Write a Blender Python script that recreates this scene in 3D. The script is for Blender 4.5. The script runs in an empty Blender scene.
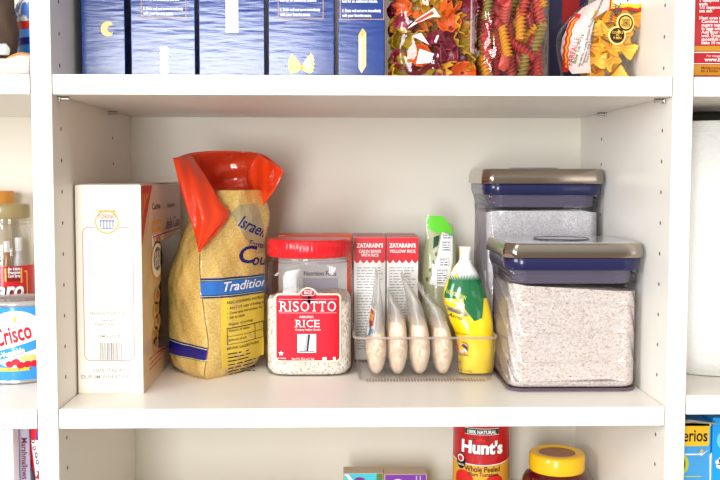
import bpy, bmesh, math, random
from mathutils import Vector, Matrix
from mathutils.geometry import tessellate_polygon
random.seed(7)
C = bpy.context.scene.collection
SC = bpy.context.scene
PI = math.pi

# ------------------------------------------------------------------ camera, world, lights, exposure
CX, CY, CZ, YAW, PIT, ROL, FPX = 0.34473, -1.17305, 0.28875, 0.02515, 0.06653, 0.00139, 952.39
_F = Vector((math.sin(YAW)*math.cos(PIT), math.cos(YAW)*math.cos(PIT), -math.sin(PIT)))
_R = Vector((math.cos(YAW), -math.sin(YAW), 0)); _U = _R.cross(_F)
_R2 = _R*math.cos(ROL)+_U*math.sin(ROL); _U2 = _U*math.cos(ROL)-_R*math.sin(ROL)
cam = bpy.data.cameras.new('camera'); cam.sensor_width = 36; cam.lens = FPX/720*36
cam.clip_start = 0.02
co = bpy.data.objects.new('camera', cam); C.objects.link(co)
mw = Matrix((_R2, _U2, -_F)).transposed().to_4x4(); mw.translation = (CX, CY, CZ)
co.matrix_world = mw; SC.camera = co

w = bpy.data.worlds.new('World'); SC.world = w; w.use_nodes = True                # the room around: bright upper walls and ceiling, warm dim floor
nt = w.node_tree; bg = nt.nodes['Background']; tc = nt.nodes.new('ShaderNodeTexCoord'); sx = nt.nodes.new('ShaderNodeSeparateXYZ'); cr = nt.nodes.new('ShaderNodeValToRGB')
mr = nt.nodes.new('ShaderNodeMapRange'); mr.inputs[1].default_value = -1; mr.inputs[2].default_value = 1
nt.links.new(tc.outputs['Generated'], sx.inputs[0]); nt.links.new(sx.outputs[2], mr.inputs[0]); nt.links.new(mr.outputs[0], cr.inputs[0]); nt.links.new(cr.outputs[0], bg.inputs[0])
cr.color_ramp.elements[0].position = 0.40; cr.color_ramp.elements[0].color = (0.50, 0.41, 0.33, 1)
cr.color_ramp.elements[1].position = 0.72; cr.color_ramp.elements[1].color = (1.0, 0.97, 0.93, 1)
e = cr.color_ramp.elements.new(0.52); e.color = (0.46, 0.42, 0.37, 1)
bg.inputs[1].default_value = 0.55

def area(name, loc, target, sx, sy, power, col):
    l = bpy.data.lights.new(name, 'AREA'); l.shape = 'RECTANGLE'; l.size = sx; l.size_y = sy
    l.energy = power; l.color = col
    o = bpy.data.objects.new(name, l); C.objects.link(o); o.location = loc
    o.rotation_euler = (Vector(target)-Vector(loc)).to_track_quat('-Z', 'Y').to_euler()
    return o
area('glass_door_daylight', (-0.20, -2.7, 0.20), (0.3, 0.2, 0.24), 0.62, 1.5, 52, (0.95, 0.97, 1.0))
area('left_window_daylight', (-1.7, -1.9, 0.75), (0.6, 0.3, 0.2), 0.9, 1.1, 44, (0.88, 0.95, 1.0))
area('room_ceiling_daylight', (-0.1, -1.9, 2.3), (0.35, 0.2, 0.2), 1.6, 1.2, 20, (1.0, 0.97, 0.93))
SC.view_settings.view_transform = 'Standard'; SC.view_settings.look = 'None'
SC.view_settings.gamma = 1; SC.view_settings.use_curve_mapping = False
SC.view_settings.exposure = 0.40
SC.cycles.use_denoising = True
SC.cycles.max_bounces = 14; SC.cycles.transparent_max_bounces = 40
SC.cycles.diffuse_bounces = 6; SC.cycles.caustics_reflective = False; SC.cycles.caustics_refractive = False

# ------------------------------------------------------------------ materials
MC = {}
def srgb(r, g, b):
    f = lambda c: (c/12.92 if c <= 0.04045 else ((c+0.055)/1.055)**2.4)
    return (f(r/255), f(g/255), f(b/255), 1)
def pmat(name, col, rough=0.5, metal=0.0, coat=0.0, coat_rough=0.05, coat_ior=1.5, bump=None, spec=0.25, var=None, subs=0.0):
    """bump=(scale, strength, stretch xyz); var=(scale, amount) gentle colour mottling"""
    if name in MC: return MC[name]
    m = bpy.data.materials.new(name); m.use_nodes = True; nt = m.node_tree; b = nt.nodes['Principled BSDF']
    b.inputs['Base Color'].default_value = col; b.inputs['Roughness'].default_value = rough
    b.inputs['Metallic'].default_value = metal; b.inputs['Specular IOR Level'].default_value = spec
    b.inputs['Coat Weight'].default_value = coat; b.inputs['Coat Roughness'].default_value = coat_rough
    b.inputs['Coat IOR'].default_value = coat_ior
    if bump or var:
        tc = nt.nodes.new('ShaderNodeTexCoord')
    if bump:
        mp = nt.nodes.new('ShaderNodeMapping'); mp.inputs['Scale'].default_value = bump[2] if len(bump) > 2 else (1, 1, 1)
        nz = nt.nodes.new('ShaderNodeTexNoise'); nz.inputs['Scale'].default_value = bump[0]; nz.inputs['Detail'].default_value = 3
        bp = nt.nodes.new('ShaderNodeBump'); bp.inputs['Strength'].default_value = bump[1]; bp.inputs['Distance'].default_value = 0.004
        nt.links.new(tc.outputs['Object'], mp.inputs[0]); nt.links.new(mp.outputs[0], nz.inputs[0])
        nt.links.new(nz.outputs[0], bp.inputs['Height']); nt.links.new(bp.outputs[0], b.inputs['Normal'])
        if coat: nt.links.new(bp.outputs[0], b.inputs['Coat Normal'])
    if var:
        nz = nt.nodes.new('ShaderNodeTexNoise'); nz.inputs['Scale'].default_value = var[0]; nz.inputs['Detail'].default_value = 4
        nt.links.new(tc.outputs['Object'], nz.inputs[0])
        hs = nt.nodes.new('ShaderNodeMapRange'); hs.inputs[1].default_value = 0.3; hs.inputs[2].default_value = 0.7
        hs.inputs[3].default_value = 1-var[1]; hs.inputs[4].default_value = 1+var[1]
        nt.links.new(nz.outputs[0], hs.inputs[0])
        mx = nt.nodes.new('ShaderNodeMix'); mx.data_type = 'RGBA'; mx.blend_type = 'MULTIPLY'; mx.inputs[0].default_value = 1
        mx.inputs[6].default_value = col; nt.links.new(hs.outputs[0], mx.inputs[7]); nt.links.new(mx.outputs[2], b.inputs['Base Color'])
    MC[name] = m; return m
def clear(name, tint=(1, 1, 1, 1), rough=0.04, fr=1.45, haze=0.0, hcol=(0.9, 0.9, 0.9, 1), bump=None, edge=None):
    """thin clear plastic: see-through, mirror-like at grazing angles, optionally a little milky"""
    if name in MC: return MC[name]
    m = bpy.data.materials.new(name); m.use_nodes = True; nt = m.node_tree; nt.nodes.clear()
    out = nt.nodes.new('ShaderNodeOutputMaterial'); tr = nt.nodes.new('ShaderNodeBsdfTransparent'); tr.inputs[0].default_value = tint
    gl = nt.nodes.new('ShaderNodeBsdfGlossy'); gl.inputs['Roughness'].default_value = rough
    lw = nt.nodes.new('ShaderNodeLayerWeight'); lw.inputs[0].default_value = 0.5
    pw = nt.nodes.new('ShaderNodeMath'); pw.operation = 'POWER'; pw.inputs[1].default_value = 4.0
    fz = nt.nodes.new('ShaderNodeMath'); fz.operation = 'MULTIPLY_ADD'; f0 = ((fr-1)/(fr+1))**2; fz.inputs[1].default_value = 0.5; fz.inputs[2].default_value = f0
    nt.links.new(lw.outputs['Facing'], pw.inputs[0]); nt.links.new(pw.outputs[0], fz.inputs[0])
    mix = nt.nodes.new('ShaderNodeMixShader'); nt.links.new(fz.outputs[0], mix.inputs[0])
    base = tr.outputs[0]
    if edge:                                                            # the plastic is seen through more of its own thickness at the edges
        em = nt.nodes.new('ShaderNodeMix'); em.data_type = 'RGBA'; em.inputs[6].default_value = tint; em.inputs[7].default_value = edge
        p2 = nt.nodes.new('ShaderNodeMath'); p2.operation = 'POWER'; p2.inputs[1].default_value = 3.0
        nt.links.new(lw.outputs['Facing'], p2.inputs[0]); nt.links.new(p2.outputs[0], em.inputs[0]); nt.links.new(em.outputs[2], tr.inputs[0])
    if haze:
        df = nt.nodes.new('ShaderNodeBsdfDiffuse'); df.inputs[0].default_value = hcol
        tl = nt.nodes.new('ShaderNodeBsdfTranslucent'); tl.inputs[0].default_value = hcol
        m1 = nt.nodes.new('ShaderNodeMixShader'); m1.inputs[0].default_value = 0.4
        nt.links.new(df.outputs[0], m1.inputs[1]); nt.links.new(tl.outputs[0], m1.inputs[2])
        mh = nt.nodes.new('ShaderNodeMixShader'); mh.inputs[0].default_value = haze
        nt.links.new(tr.outputs[0], mh.inputs[1]); nt.links.new(m1.outputs[0], mh.inputs[2]); base = mh.outputs[0]
    nt.links.new(base, mix.inputs[1]); nt.links.new(gl.outputs[0], mix.inputs[2]); nt.links.new(mix.outputs[0], out.inputs[0])
    if bump:
        tc = nt.nodes.new('ShaderNodeTexCoord'); nz = nt.nodes.new('ShaderNodeTexNoise'); nz.inputs['Scale'].default_value = bump[0]
        nz.inputs['Detail'].default_value = 1.5
        bp = nt.nodes.new('ShaderNodeBump'); bp.inputs['Strength'].default_value = bump[1]; bp.inputs['Distance'].default_value = 0.006
        nt.links.new(tc.outputs['Object'], nz.inputs[0]); nt.links.new(nz.outputs[0], bp.inputs['Height'])
        nt.links.new(bp.outputs[0], gl.inputs['Normal']); nt.links.new(bp.outputs[0], lw.inputs['Normal'])
    MC[name] = m; return m
def grain_mat(name, cols, scale=330, stretch=(1, 1, 0.55), bump=0.6, rough=0.55):
    """packed grains: a Voronoi cell per grain, random grain colours"""
    if name in MC: return MC[name]
    m = bpy.data.materials.new(name); m.use_nodes = True; nt = m.node_tree; b = nt.nodes['Principled BSDF']
    b.inputs['Roughness'].default_value = rough; b.inputs['Specular IOR Level'].default_value = 0.3
    tc = nt.nodes.new('ShaderNodeTexCoord'); mp = nt.nodes.new('ShaderNodeMapping'); mp.inputs['Scale'].default_value = stretch
    nz = nt.nodes.new('ShaderNodeTexNoise'); nz.inputs['Scale'].default_value = 60
    ad = nt.nodes.new('ShaderNodeMixRGB'); ad.blend_type = 'ADD'; ad.inputs[0].default_value = 0.012
    vo = nt.nodes.new('ShaderNodeTexVoronoi'); vo.inputs['Scale'].default_value = scale
    nt.links.new(tc.outputs['Object'], mp.inputs[0]); nt.links.new(mp.outputs[0], ad.inputs[1]); nt.links.new(tc.outputs['Object'], nz.inputs[0])
    nt.links.new(nz.outputs[1], ad.inputs[2]); nt.links.new(ad.outputs[0], vo.inputs['Vector'])
    sp = nt.nodes.new('ShaderNodeSeparateColor'); nt.links.new(vo.outputs['Color'], sp.inputs[0])
    cr = nt.nodes.new('ShaderNodeValToRGB'); cr.color_ramp.interpolation = 'CONSTANT'
    el = cr.color_ramp.elements
    el[0].position = 0; el[0].color = cols[0][1]; el[1].position = cols[1][0]; el[1].color = cols[1][1]
    for p, c in cols[2:]:
        e = el.new(p); e.color = c
    nt.links.new(sp.outputs[0], cr.inputs[0]); nt.links.new(cr.outputs[0], b.inputs['Base Color'])
    bp = nt.nodes.new('ShaderNodeBump'); bp.inputs['Strength'].default_value = bump; bp.inputs['Distance'].default_value = 0.0015; bp.invert = True
    nt.links.new(vo.outputs['Distance'], bp.inputs['Height']); nt.links.new(bp.outputs[0], b.inputs['Normal'])
    MC[name] = m; return m
def weave_mat(name, c1, c2, scale):
    """woven burlap print under glossy film (uses the UV map, in metres)"""
    m = bpy.data.materials.new(name); m.use_nodes = True; nt = m.node_tree; b = nt.nodes['Principled BSDF']
    tc = nt.nodes.new('ShaderNodeTexCoord')
    br = nt.nodes.new('ShaderNodeTexBrick'); br.inputs['Scale'].default_value = scale; br.inputs['Color1'].default_value = c1
    br.inputs['Color2'].default_value = tuple(0.5*(a+b2) for a, b2 in zip(c1, c2)); br.inputs['Mortar'].default_value = c2
    br.inputs['Mortar Size'].default_value = 0.02; br.inputs['Mortar Smooth'].default_value = 0.3
    nz = nt.nodes.new('ShaderNodeTexNoise'); nz.inputs['Scale'].default_value = 300; nz.inputs['Detail'].default_value = 2
    mx = nt.nodes.new('ShaderNodeMix'); mx.data_type = 'RGBA'; mx.blend_type = 'OVERLAY'; mx.inputs[0].default_value = 0.55
    nt.links.new(tc.outputs['UV'], br.inputs['Vector']); nt.links.new(tc.outputs['UV'], nz.inputs['Vector'])
    nt.links.new(br.outputs[0], mx.inputs[6]); nt.links.new(nz.outputs[0], mx.inputs[7]); nt.links.new(mx.outputs[2], b.inputs['Base Color'])
    b.inputs['Roughness'].default_value = 0.45; b.inputs['Coat Weight'].default_value = 1; b.inputs['Coat Roughness'].default_value = 0.08
    n2 = nt.nodes.new('ShaderNodeTexNoise'); n2.inputs['Scale'].default_value = 34; n2.inputs['Detail'].default_value = 1.0
    nt.links.new(tc.outputs['Object'], n2.inputs['Vector'])
    bp = nt.nodes.new('ShaderNodeBump'); bp.inputs['Strength'].default_value = 1.0; bp.inputs['Distance'].default_value = 0.014
    nt.links.new(n2.outputs[0], bp.inputs['Height']); nt.links.new(bp.outputs[0], b.inputs['Coat Normal'])
    MC[name] = m; return m

board = pmat('white_melamine', srgb(235, 230, 221), 0.38, bump=(900, 0.03))
backm = pmat('back_panel_melamine', srgb(224, 218, 204), 0.5)
holem = pmat('drilled_hole_shade', srgb(120, 84, 60), 0.9)  # brown painted in for the dark inside the drilled pin holes
steel = pmat('nickel_steel', srgb(190, 185, 178), 0.3, 1.0)
white = pmat('white_card', srgb(240, 238, 232), 0.5)
black = pmat('black_ink', srgb(24, 22, 24), 0.5)
dgrey = pmat('dark_grey_ink', srgb(70, 68, 72), 0.5)
lgrey = pmat('light_grey_ink', srgb(176, 176, 180), 0.5)
whink = pmat('white_ink', srgb(246, 246, 244), 0.45)

# ------------------------------------------------------------------ mesh helpers
OFF = {}
class MB:
    def __init__(s): s.v = []; s.f = []; s.mi = []; s.sm = []; s.uv = []; s.has_uv = False; s.wn = False
    def add(s, vs, fs, mi=0, sm=False, uvs=None):
        n = len(s.v); s.v += [Vector(p) for p in vs]
        for k, f in enumerate(fs):
            s.f.append([i+n for i in f]); s.mi.append(mi); s.sm.append(sm)
            s.uv.append([uvs[i] for i in f] if uvs else None)
        if uvs: s.has_uv = True
        return s
    def bm(s, bm_, mi=0, sm=False, fn=None):
        bm_.verts.ensure_lookup_table(); bm_.verts.index_update()
        vs = [fn(v.co) if fn else v.co.copy() for v in bm_.verts]
        s.add(vs, [[v.index for v in f.verts] for f in bm_.faces], mi, sm); bm_.free(); return s
    def box(s, x0, x1, y0, y1, z0, z1, mi=0, bev=0.0, seg=2, fn=None):
        b = bmesh.new(); bmesh.ops.create_cube(b, size=1)
        for v in b.verts: v.co = Vector(((x0+x1)/2+v.co.x*(x1-x0), (y0+y1)/2+v.co.y*(y1-y0), (z0+z1)/2+v.co.z*(z1-z0)))
        if bev: bmesh.ops.bevel(b, geom=b.edges[:], offset=bev, segments=seg, affect='EDGES', profile=0.5)
        s.wn = s.wn or bool(bev); return s.bm(b, mi, bool(bev), fn)
    def grid(s, fn, nu, nv, mi=0, sm=True, closeu=False, uvfn=None, flip=False):
        """fn(u, v) -> point, u and v run 0..1"""
        vs = []; fs = []; uvs = [] if uvfn else None
        mu = nu if closeu else nu+1
        for j in range(nv+1):
            for i in range(mu):
                vs.append(fn(i/nu, j/nv))
                if uvfn: uvs.append(uvfn(i/nu, j/nv))
        for j in range(nv):
            for i in range(nu):
                a = j*mu+i; b = j*mu+(i+1) % mu
                q = [a, b, b+mu, a+mu]
                fs.append(q[::-1] if flip else q)
        return s.add(vs, fs, mi, sm, uvs)
    def lathe(s, prof, cx=0, cy=0, n=40, mi=0, rfn=None, sm=True):
        """prof: list of (r, z); rfn(angle, r, z) -> r"""
        vs = []; fs = []
        for r, z in prof:
            for i in range(n):
                a = 2*PI*i/n; q = rfn(a, r, z) if rfn else r
                vs.append((cx+q*math.cos(a), cy+q*math.sin(a), z))
        for j in range(len(prof)-1):
            for i in range(n):
                a = j*n+i; b = j*n+(i+1) % n; fs.append([a, b, b+n, a+n])
        return s.add(vs, fs, mi, sm)
    def rings(s, rs, mi=0, cap0=False, cap1=False, sm=True, uvs=None):
        n = len(rs[0]); vs = [p for r in rs for p in r]; fs = []
        for j in range(len(rs)-1):
            for i in range(n):
                a = j*n+i; b = j*n+(i+1) % n; fs.append([a, b, b+n, a+n])
        s.add(vs, fs, mi, sm, uvs)
        if cap0: s.add(rs[0], [list(range(n))[::-1]], mi, False)
        if cap1: s.add(rs[-1], [list(range(n))], mi, False)
        s.wn = True; return s
    def tube(s, pts, r, n=8, mi=0, closed=False):
        pts = [Vector(p) for p in pts]; rs = []; m = len(pts)
        for i, p in enumerate(pts):
            a = pts[(i-1) % m] if (closed or i > 0) else p; b = pts[(i+1) % m] if (closed or i < m-1) else p
            t = (b-a).normalized(); up = Vector((0, 0, 1)) if abs(t.z) < 0.9 else Vector((1, 0, 0))
            x = t.cross(up).normalized(); y = x.cross(t)
            rs.append([p+x*(r*math.cos(2*PI*k/n))+y*(r*math.sin(2*PI*k/n)) for k in range(n)])
        if closed: rs.append(rs[0])
        return s.rings(rs, mi, not closed, not closed)
    def flat(s, b, fn, mi, ds=None, dt=None, off=0.0):
        """a flat bmesh in (s, t) laid on the surface fn(s, t, off)"""
        if b.verts:
            for d, ax in ((ds, 0), (dt, 1)):
                if d:
                    lo = min(v.co[ax] for v in b.verts); hi = max(v.co[ax] for v in b.verts); x = math.ceil(lo/d)*d
                    while x < hi:
                        c = Vector((0, 0, 0)); nn = Vector((0, 0, 0)); c[ax] = x; nn[ax] = 1
                        bmesh.ops.bisect_plane(b, geom=b.verts[:]+b.edges[:]+b.faces[:], plane_co=c, plane_no=nn); x += d
            b.verts.index_update()
        return s.bm(b, mi, False, lambda c: fn(c.x, c.y, off))
    def poly(s, pts, fn, mi, ds=None, dt=None, off=0.0003):
        b = bmesh.new(); vv = [b.verts.new((p[0], p[1], 0)) for p in pts]
        for t in tessellate_polygon([[Vector((p[0], p[1], 0)) for p in pts]]):
            try: b.faces.new([vv[i] for i in t])
            except ValueError: pass
        bmesh.ops.recalc_face_normals(b, faces=b.faces[:])
        if b.faces and sum(f.normal.z for f in b.faces) < 0: bmesh.ops.reverse_faces(b, faces=b.faces[:])
        return s.flat(b, fn, mi, ds, dt, off)
    def rect(s, a, b_, c, d, fn, mi, ds=None, dt=None, off=0.0003):
        return s.poly([(a, c), (b_, c), (b_, d), (a, d)], fn, mi, ds, dt, off)
    def frame(s, a, b_, c, d, wd, fn, mi, r=0.0, ds=None, dt=None, off=0.0003):
        o = rrect(a, b_, c, d, r); i = rrect(a+wd, b_-wd, c+wd, d-wd, max(r-wd, 1e-5) if r else 0)
        b = bmesh.new(); n = len(o)
        vo = [b.verts.new((p[0], p[1], 0)) for p in o]; vi = [b.verts.new((p[0], p[1], 0)) for p in i]
        for k in range(n): b.faces.new([vo[k], vo[(k+1) % n], vi[(k+1) % n], vi[k]])
        return s.flat(b, fn, mi, ds, dt, off)
    def disc(s, x, y, rx, ry, fn, mi, n=24, off=0.0003, ds=None):
        return s.poly([(x+rx*math.cos(2*PI*k/n), y+ry*math.sin(2*PI*k/n)) for k in range(n)], fn, mi, ds, None, off)
    def text(s, body, x, y, size, fn, mi, bold=0.0, shear=0.0, sx=1.0, align='CENTER', off=0.0005, ds=None, dt=None, rot=0.0, fit=None, arch=None, xmax=None):
        cu = bpy.data.curves.new('t', 'FONT'); cu.body = body; cu.size = size; cu.shear = shear; cu.offset = bold*size
        cu.align_x = align; cu.resolution_u = 3; cu.dimensions = '2D'; cu.fill_mode = 'FRONT'
        ob = bpy.data.objects.new('t', cu); C.objects.link(ob); bpy.context.view_layer.update()
        dg = bpy.context.evaluated_depsgraph_get(); me = bpy.data.meshes.new_from_object(ob.evaluated_get(dg))
        b = bmesh.new(); b.from_mesh(me); bpy.data.objects.remove(ob); bpy.data.curves.remove(cu); bpy.data.meshes.remove(me)
        if b.verts:
            if fit:
                wdt = max(v.co.x for v in b.verts)-min(v.co.x for v in b.verts); sx = fit/max(wdt, 1e-6)
            cr, sr = math.cos(rot), math.sin(rot)
            for v in b.verts:
                px, py = v.co.x*sx, v.co.y
                if arch: py += arch*(1-(2*px/(fit or 1))**2)
                v.co = Vector((x+px*cr-py*sr, y+px*sr+py*cr, 0))
        if xmax is not None and b.verts: bmesh.ops.bisect_plane(b, geom=b.verts[:]+b.edges[:]+b.faces[:], plane_co=(xmax, 0, 0), plane_no=(1, 0, 0), clear_outer=True)
        return s.flat(b, fn, mi, ds, dt, off)
    def build(s, name, mats, parent=None, base=None, mod=None):
        if not isinstance(mats, (list, tuple)): mats = [mats]
        me = bpy.data.meshes.new(name)
        if parent is not None: base = OFF[parent.name]
        elif base is None:
            xs = [p.x for p in s.v]; ys = [p.y for p in s.v]; zs = [p.z for p in s.v]
            base = Vector(((min(xs)+max(xs))/2, (min(ys)+max(ys))/2, min(zs)))
        base = Vector(base)
        me.from_pydata([p-base for p in s.v], [], s.f)
        for m in mats: me.materials.append(m)
        for p, mi, sm in zip(me.polygons, s.mi, s.sm): p.material_index = mi; p.use_smooth = sm
        if s.has_uv:
            ul = me.uv_layers.new(name='UVMap')
            for p, uv in zip(me.polygons, s.uv):
                for li, k in zip(p.loop_indices, range(len(p.vertices))):
                    ul.data[li].uv = uv[k] if uv else (0, 0)
        me.validate(); me.update()
        o = bpy.data.objects.new(name, me); C.objects.link(o); OFF[o.name] = base
        if parent is not None: o.parent = parent
        else: o.location = base
        if mod: mod(o)
        if s.wn: wm = o.modifiers.new('weighted_normals', 'WEIGHTED_NORMAL'); wm.keep_sharp = True; wm.weight = 100
        return o
def rrect(a, b, c, d, r, n=5):
    if r <= 0: return [(a, c), (b, c), (b, d), (a, d)]
    out = []
    for (x, y, s0) in ((b-r, c+r, -PI/2), (b-r, d-r, 0), (a+r, d-r, PI/2), (a+r, c+r, PI)):
        for k in range(n+1): out.append((x+r*math.cos(s0+PI/2*k/n), y+r*math.sin(s0+PI/2*k/n)))
    return out
def frame_fn(o, ux, uy):
    o = Vector(o); ux = Vector(ux).normalized(); uy = Vector(uy).normalized(); n = ux.cross(uy).normalized()
    return lambda s, t, off=0.0: o+ux*s+uy*t+n*off
def front_fn(x0, y, z0): return frame_fn((x0, y, z0), (1, 0, 0), (0, 0, 1))
def cyl_fn(cx, cy, r, z0, a0=-PI/2):
    """s runs along the circumference from angle a0 (facing the viewer)"""
    return lambda s, t, off=0.0: Vector((cx+(r+off)*math.cos(a0+s/r), cy+(r+off)*math.sin(a0+s/r), z0+t))
def surf_fn(f, eps=1e-3):
    def g(u, v, off=0.0):
        p = f(u, v)
        if not off: return p
        n = (f(u+eps, v)-f(u-eps, v)).cross(f(u, v+eps)-f(u, v-eps))
        return p+n.normalized()*off if n.length > 0 else p
    return g
def lerp_table(tab, x):
    if x <= tab[0][0]: return tab[0][1:]
    for a, b in zip(tab, tab[1:]):
        if x <= b[0]:
            k = (x-a[0])/(b[0]-a[0]); return [p+(q-p)*k for p, q in zip(a[1:], b[1:])]
    return tab[-1][1:]
def spline(pts, t):
    """Catmull-Rom through pts, t 0..1"""
    n = len(pts)-1; x = min(max(t, 0), 1)*n; i = min(int(x), n-1); k = x-i
    p = [Vector(pts[max(i-1, 0)]), Vector(pts[i]), Vector(pts[i+1]), Vector(pts[min(i+2, n)])]
    return 0.5*((2*p[1])+(p[2]-p[0])*k+(2*p[0]-5*p[1]+4*p[2]-p[3])*k*k+(3*p[1]-p[0]-3*p[2]+p[3])*k**3)
def sq_ring(cx, cy, a, b, z, e=4.0, n=48, rot=0.0):
    """rounded-square ring"""
    out = []
    for i in range(n):
        t = 2*PI*i/n; c, s_ = math.cos(t), math.sin(t)
        x = a*math.copysign(abs(c)**(2/e), c); y = b*math.copysign(abs(s_)**(2/e), s_)
        out.append(Vector((cx+x*math.cos(rot)-y*math.sin(rot), cy+x*math.sin(rot)+y*math.cos(rot), z)))
    return out
def rr_ring(x0, x1, y0, y1, r, z, n=6): return [Vector((p[0], p[1], z)) for p in rrect(x0, x1, y0, y1, r, n)]
def solid(t, off=0.0):
    def f(o):
        m = o.modifiers.new('thickness', 'SOLIDIFY'); m.thickness = t; m.offset = off
    return f
def thing(name, label, cat, loc, group=None):
    o = bpy.data.objects.new(name, None); C.objects.link(o); o.location = loc; o.empty_display_size = 0.02
    OFF[o.name] = Vector(loc); return tag(o, label, cat, group)
def tag(o, label, cat, group=None, kind=None):
    o['label'] = label; o['category'] = cat
    if group: o['group'] = group
    if kind: o['kind'] = kind
    return o
def struct(o): o['kind'] = 'structure'; return o
def atY(u, v, Y):
    """the point of the plane y = Y that stands at this place of the photograph (measuring aid)"""
    d = _F+_R2*((u-360)/FPX)-_U2*((v-240)/FPX); k = (Y-CY)/d.y
    return Vector((CX, CY, CZ))+d*k

# ------------------------------------------------------------------ setting: cabinet carcass
W, D, H, T = 0.76, 0.44324, 0.38764, 0.0244
G = 0.0252                                                              # gable thickness
ZLO, ZHI = -0.42, 0.86
def gable(name, x0, x1, faces):
    m = MB(); m.box(x0, x1, 0, D, ZLO, ZHI, 0, 0.0012, 2)
    g = struct(m.build(name, board))
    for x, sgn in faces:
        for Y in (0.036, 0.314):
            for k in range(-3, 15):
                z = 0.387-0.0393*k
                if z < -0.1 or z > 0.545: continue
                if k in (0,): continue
                h = MB(); h.lathe([(0.0001, 0.0003), (0.0021, 0.0003), (0.0026, 0.0)], n=12)  # flat disc without a recess, the hole's shade is in its colour
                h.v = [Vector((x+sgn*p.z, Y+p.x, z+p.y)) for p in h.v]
                h.build('pin_hole_shade', holem, g)
    return g
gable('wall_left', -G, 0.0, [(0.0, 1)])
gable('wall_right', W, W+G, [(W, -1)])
m = MB(); m.box(-0.62, W+0.62, D, D+0.012, ZLO, ZHI); struct(m.build('wall_back', backm))
m = MB(); m.box(-0.62, -0.60, 0, D, ZLO, ZHI); struct(m.build('wall_far_left', board))
m = MB(); m.box(W+0.60, W+0.62, 0, D, ZLO, ZHI); struct(m.build('wall_far_right', board))
m = MB(); m.box(-0.62, W+0.62, 0, D+0.012, ZLO-0.02, ZLO); struct(m.build('floor', board))
m = MB(); m.box(-0.62, W+0.62, 0, D+0.012, ZHI, ZHI+0.02); struct(m.build('ceiling', board))

GAP = 0.0012
def shelf(x0, x1, ztop, label, t=T):
    m = MB(); m.box(x0+GAP, x1-GAP, 0.0, D-0.001, ztop-t, ztop, 0, 0.001, 2)
    return tag(m.build('shelf', board), label, 'shelf', 'white melamine shelves')
ZB = -0.235                                                             # lower shelf, just out of frame
RZ = 0.0140                                                             # right bay's middle shelf sits higher
shelf(0, W, 0.0, 'wide white middle shelf carrying the rice jar and canisters')
shelf(0, W, H+T, 'wide white upper shelf carrying the blue pasta boxes')
shelf(0, W, ZB, 'wide white lower shelf carrying the tomato can')
shelf(-0.60, -G, 0.0, 'white shelf in the left bay carrying the shortening can')
shelf(-0.60, -G, H+T, 'white shelf in the left bay under the brown paper bag')
shelf(-0.60, -G, ZB, 'white shelf in the left bay under the marshmallow box')
shelf(W+G, W+0.60, RZ, 'white shelf in the right bay under the paper towel roll')
shelf(W+G, W+0.60, H+T, 'white shelf in the right bay under the red bag')
shelf(W+G, W+0.60, ZB, 'white shelf in the right bay under the cereal boxes')
for x, Y, lab in ((0.0, 0.030, 'front left metal shelf pin under the upper shelf'), (0.0, 0.292, 'rear left metal shelf pin under the upper shelf'),
                  (W, 0.030, 'front right metal shelf pin under the upper shelf'), (W, 0.292, 'rear right metal shelf pin under the upper shelf')):
    s = 1 if x == 0 else -1
    t = thing('shelf_pin', lab, 'shelf pin', (x+s*0.006, Y, H-0.006), 'shelf pins')
    m = MB(); m.tube([(x+s*0.0005, Y, H-0.0028), (x+s*0.013, Y, H-0.0028)], 0.0026, 12); m.build('pin', steel, t)
    m = MB(); m.box(min(x+s*0.0004, x+s*0.0025), max(x+s*0.0004, x+s*0.0025), Y-0.005, Y+0.005, H-0.0062, H-0.0003, 0, 0.0006); m.build('collar', steel, t)
# ------------------------------------------------------------------ shared print helpers
def atX(u, v, X):
    d = _F+_R2*((u-360)/FPX)-_U2*((v-240)/FPX); k = (X-CX)/d.x
    return Vector((CX, CY, CZ))+d*k
def FR(Y): return front_fn(0, Y, 0)                                     # print on a front at depth Y: s = X, t = Z
def P(u, v, Y):
    p = atY(u, v, Y); return (p.x, p.z)
def hit(u, v, fn, Y=0.2):
    for _ in range(12):
        p = atY(u, v, Y); Y = 0.5*Y+0.5*fn(p.x, p.z).y
    p = atY(u, v, Y); return (p.x, p.z)
def para(m, fn, x0, x1, ztop, zbot, rows, mi, h=0.45, ragged=0.25, off=0.0004, seed=1, ds=None):
    """rows of small print, too small in the photograph to be read"""
    rg = random.Random(seed); dz = (ztop-zbot)/rows
    for r in range(rows):
        z = ztop-dz*(r+0.75); x = x0; xe = x1-(x1-x0)*ragged*rg.random()
        while x < xe:
            wd = min(rg.uniform(1.2, 3.6)*dz*0.75, xe-x)
            if wd > dz*0.25: m.rect(x, x+wd, z, z+dz*h, fn, mi, ds, None, off)
            x += wd+dz*0.38
SERIF = {'R': [(0.0, 'b'), (1.0, 'b'), (0.0, 't')], 'I': [(0.5, 'b'), (0.5, 't')], 'T': [(0.5, 'b')], 'H': [(0, 'b'), (1, 'b'), (0, 't'), (1, 't')],
         'E': [(0, 'b'), (0, 't')], 'r': [(0.15, 'b')], 'i': [(0.5, 'b')]}
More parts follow.
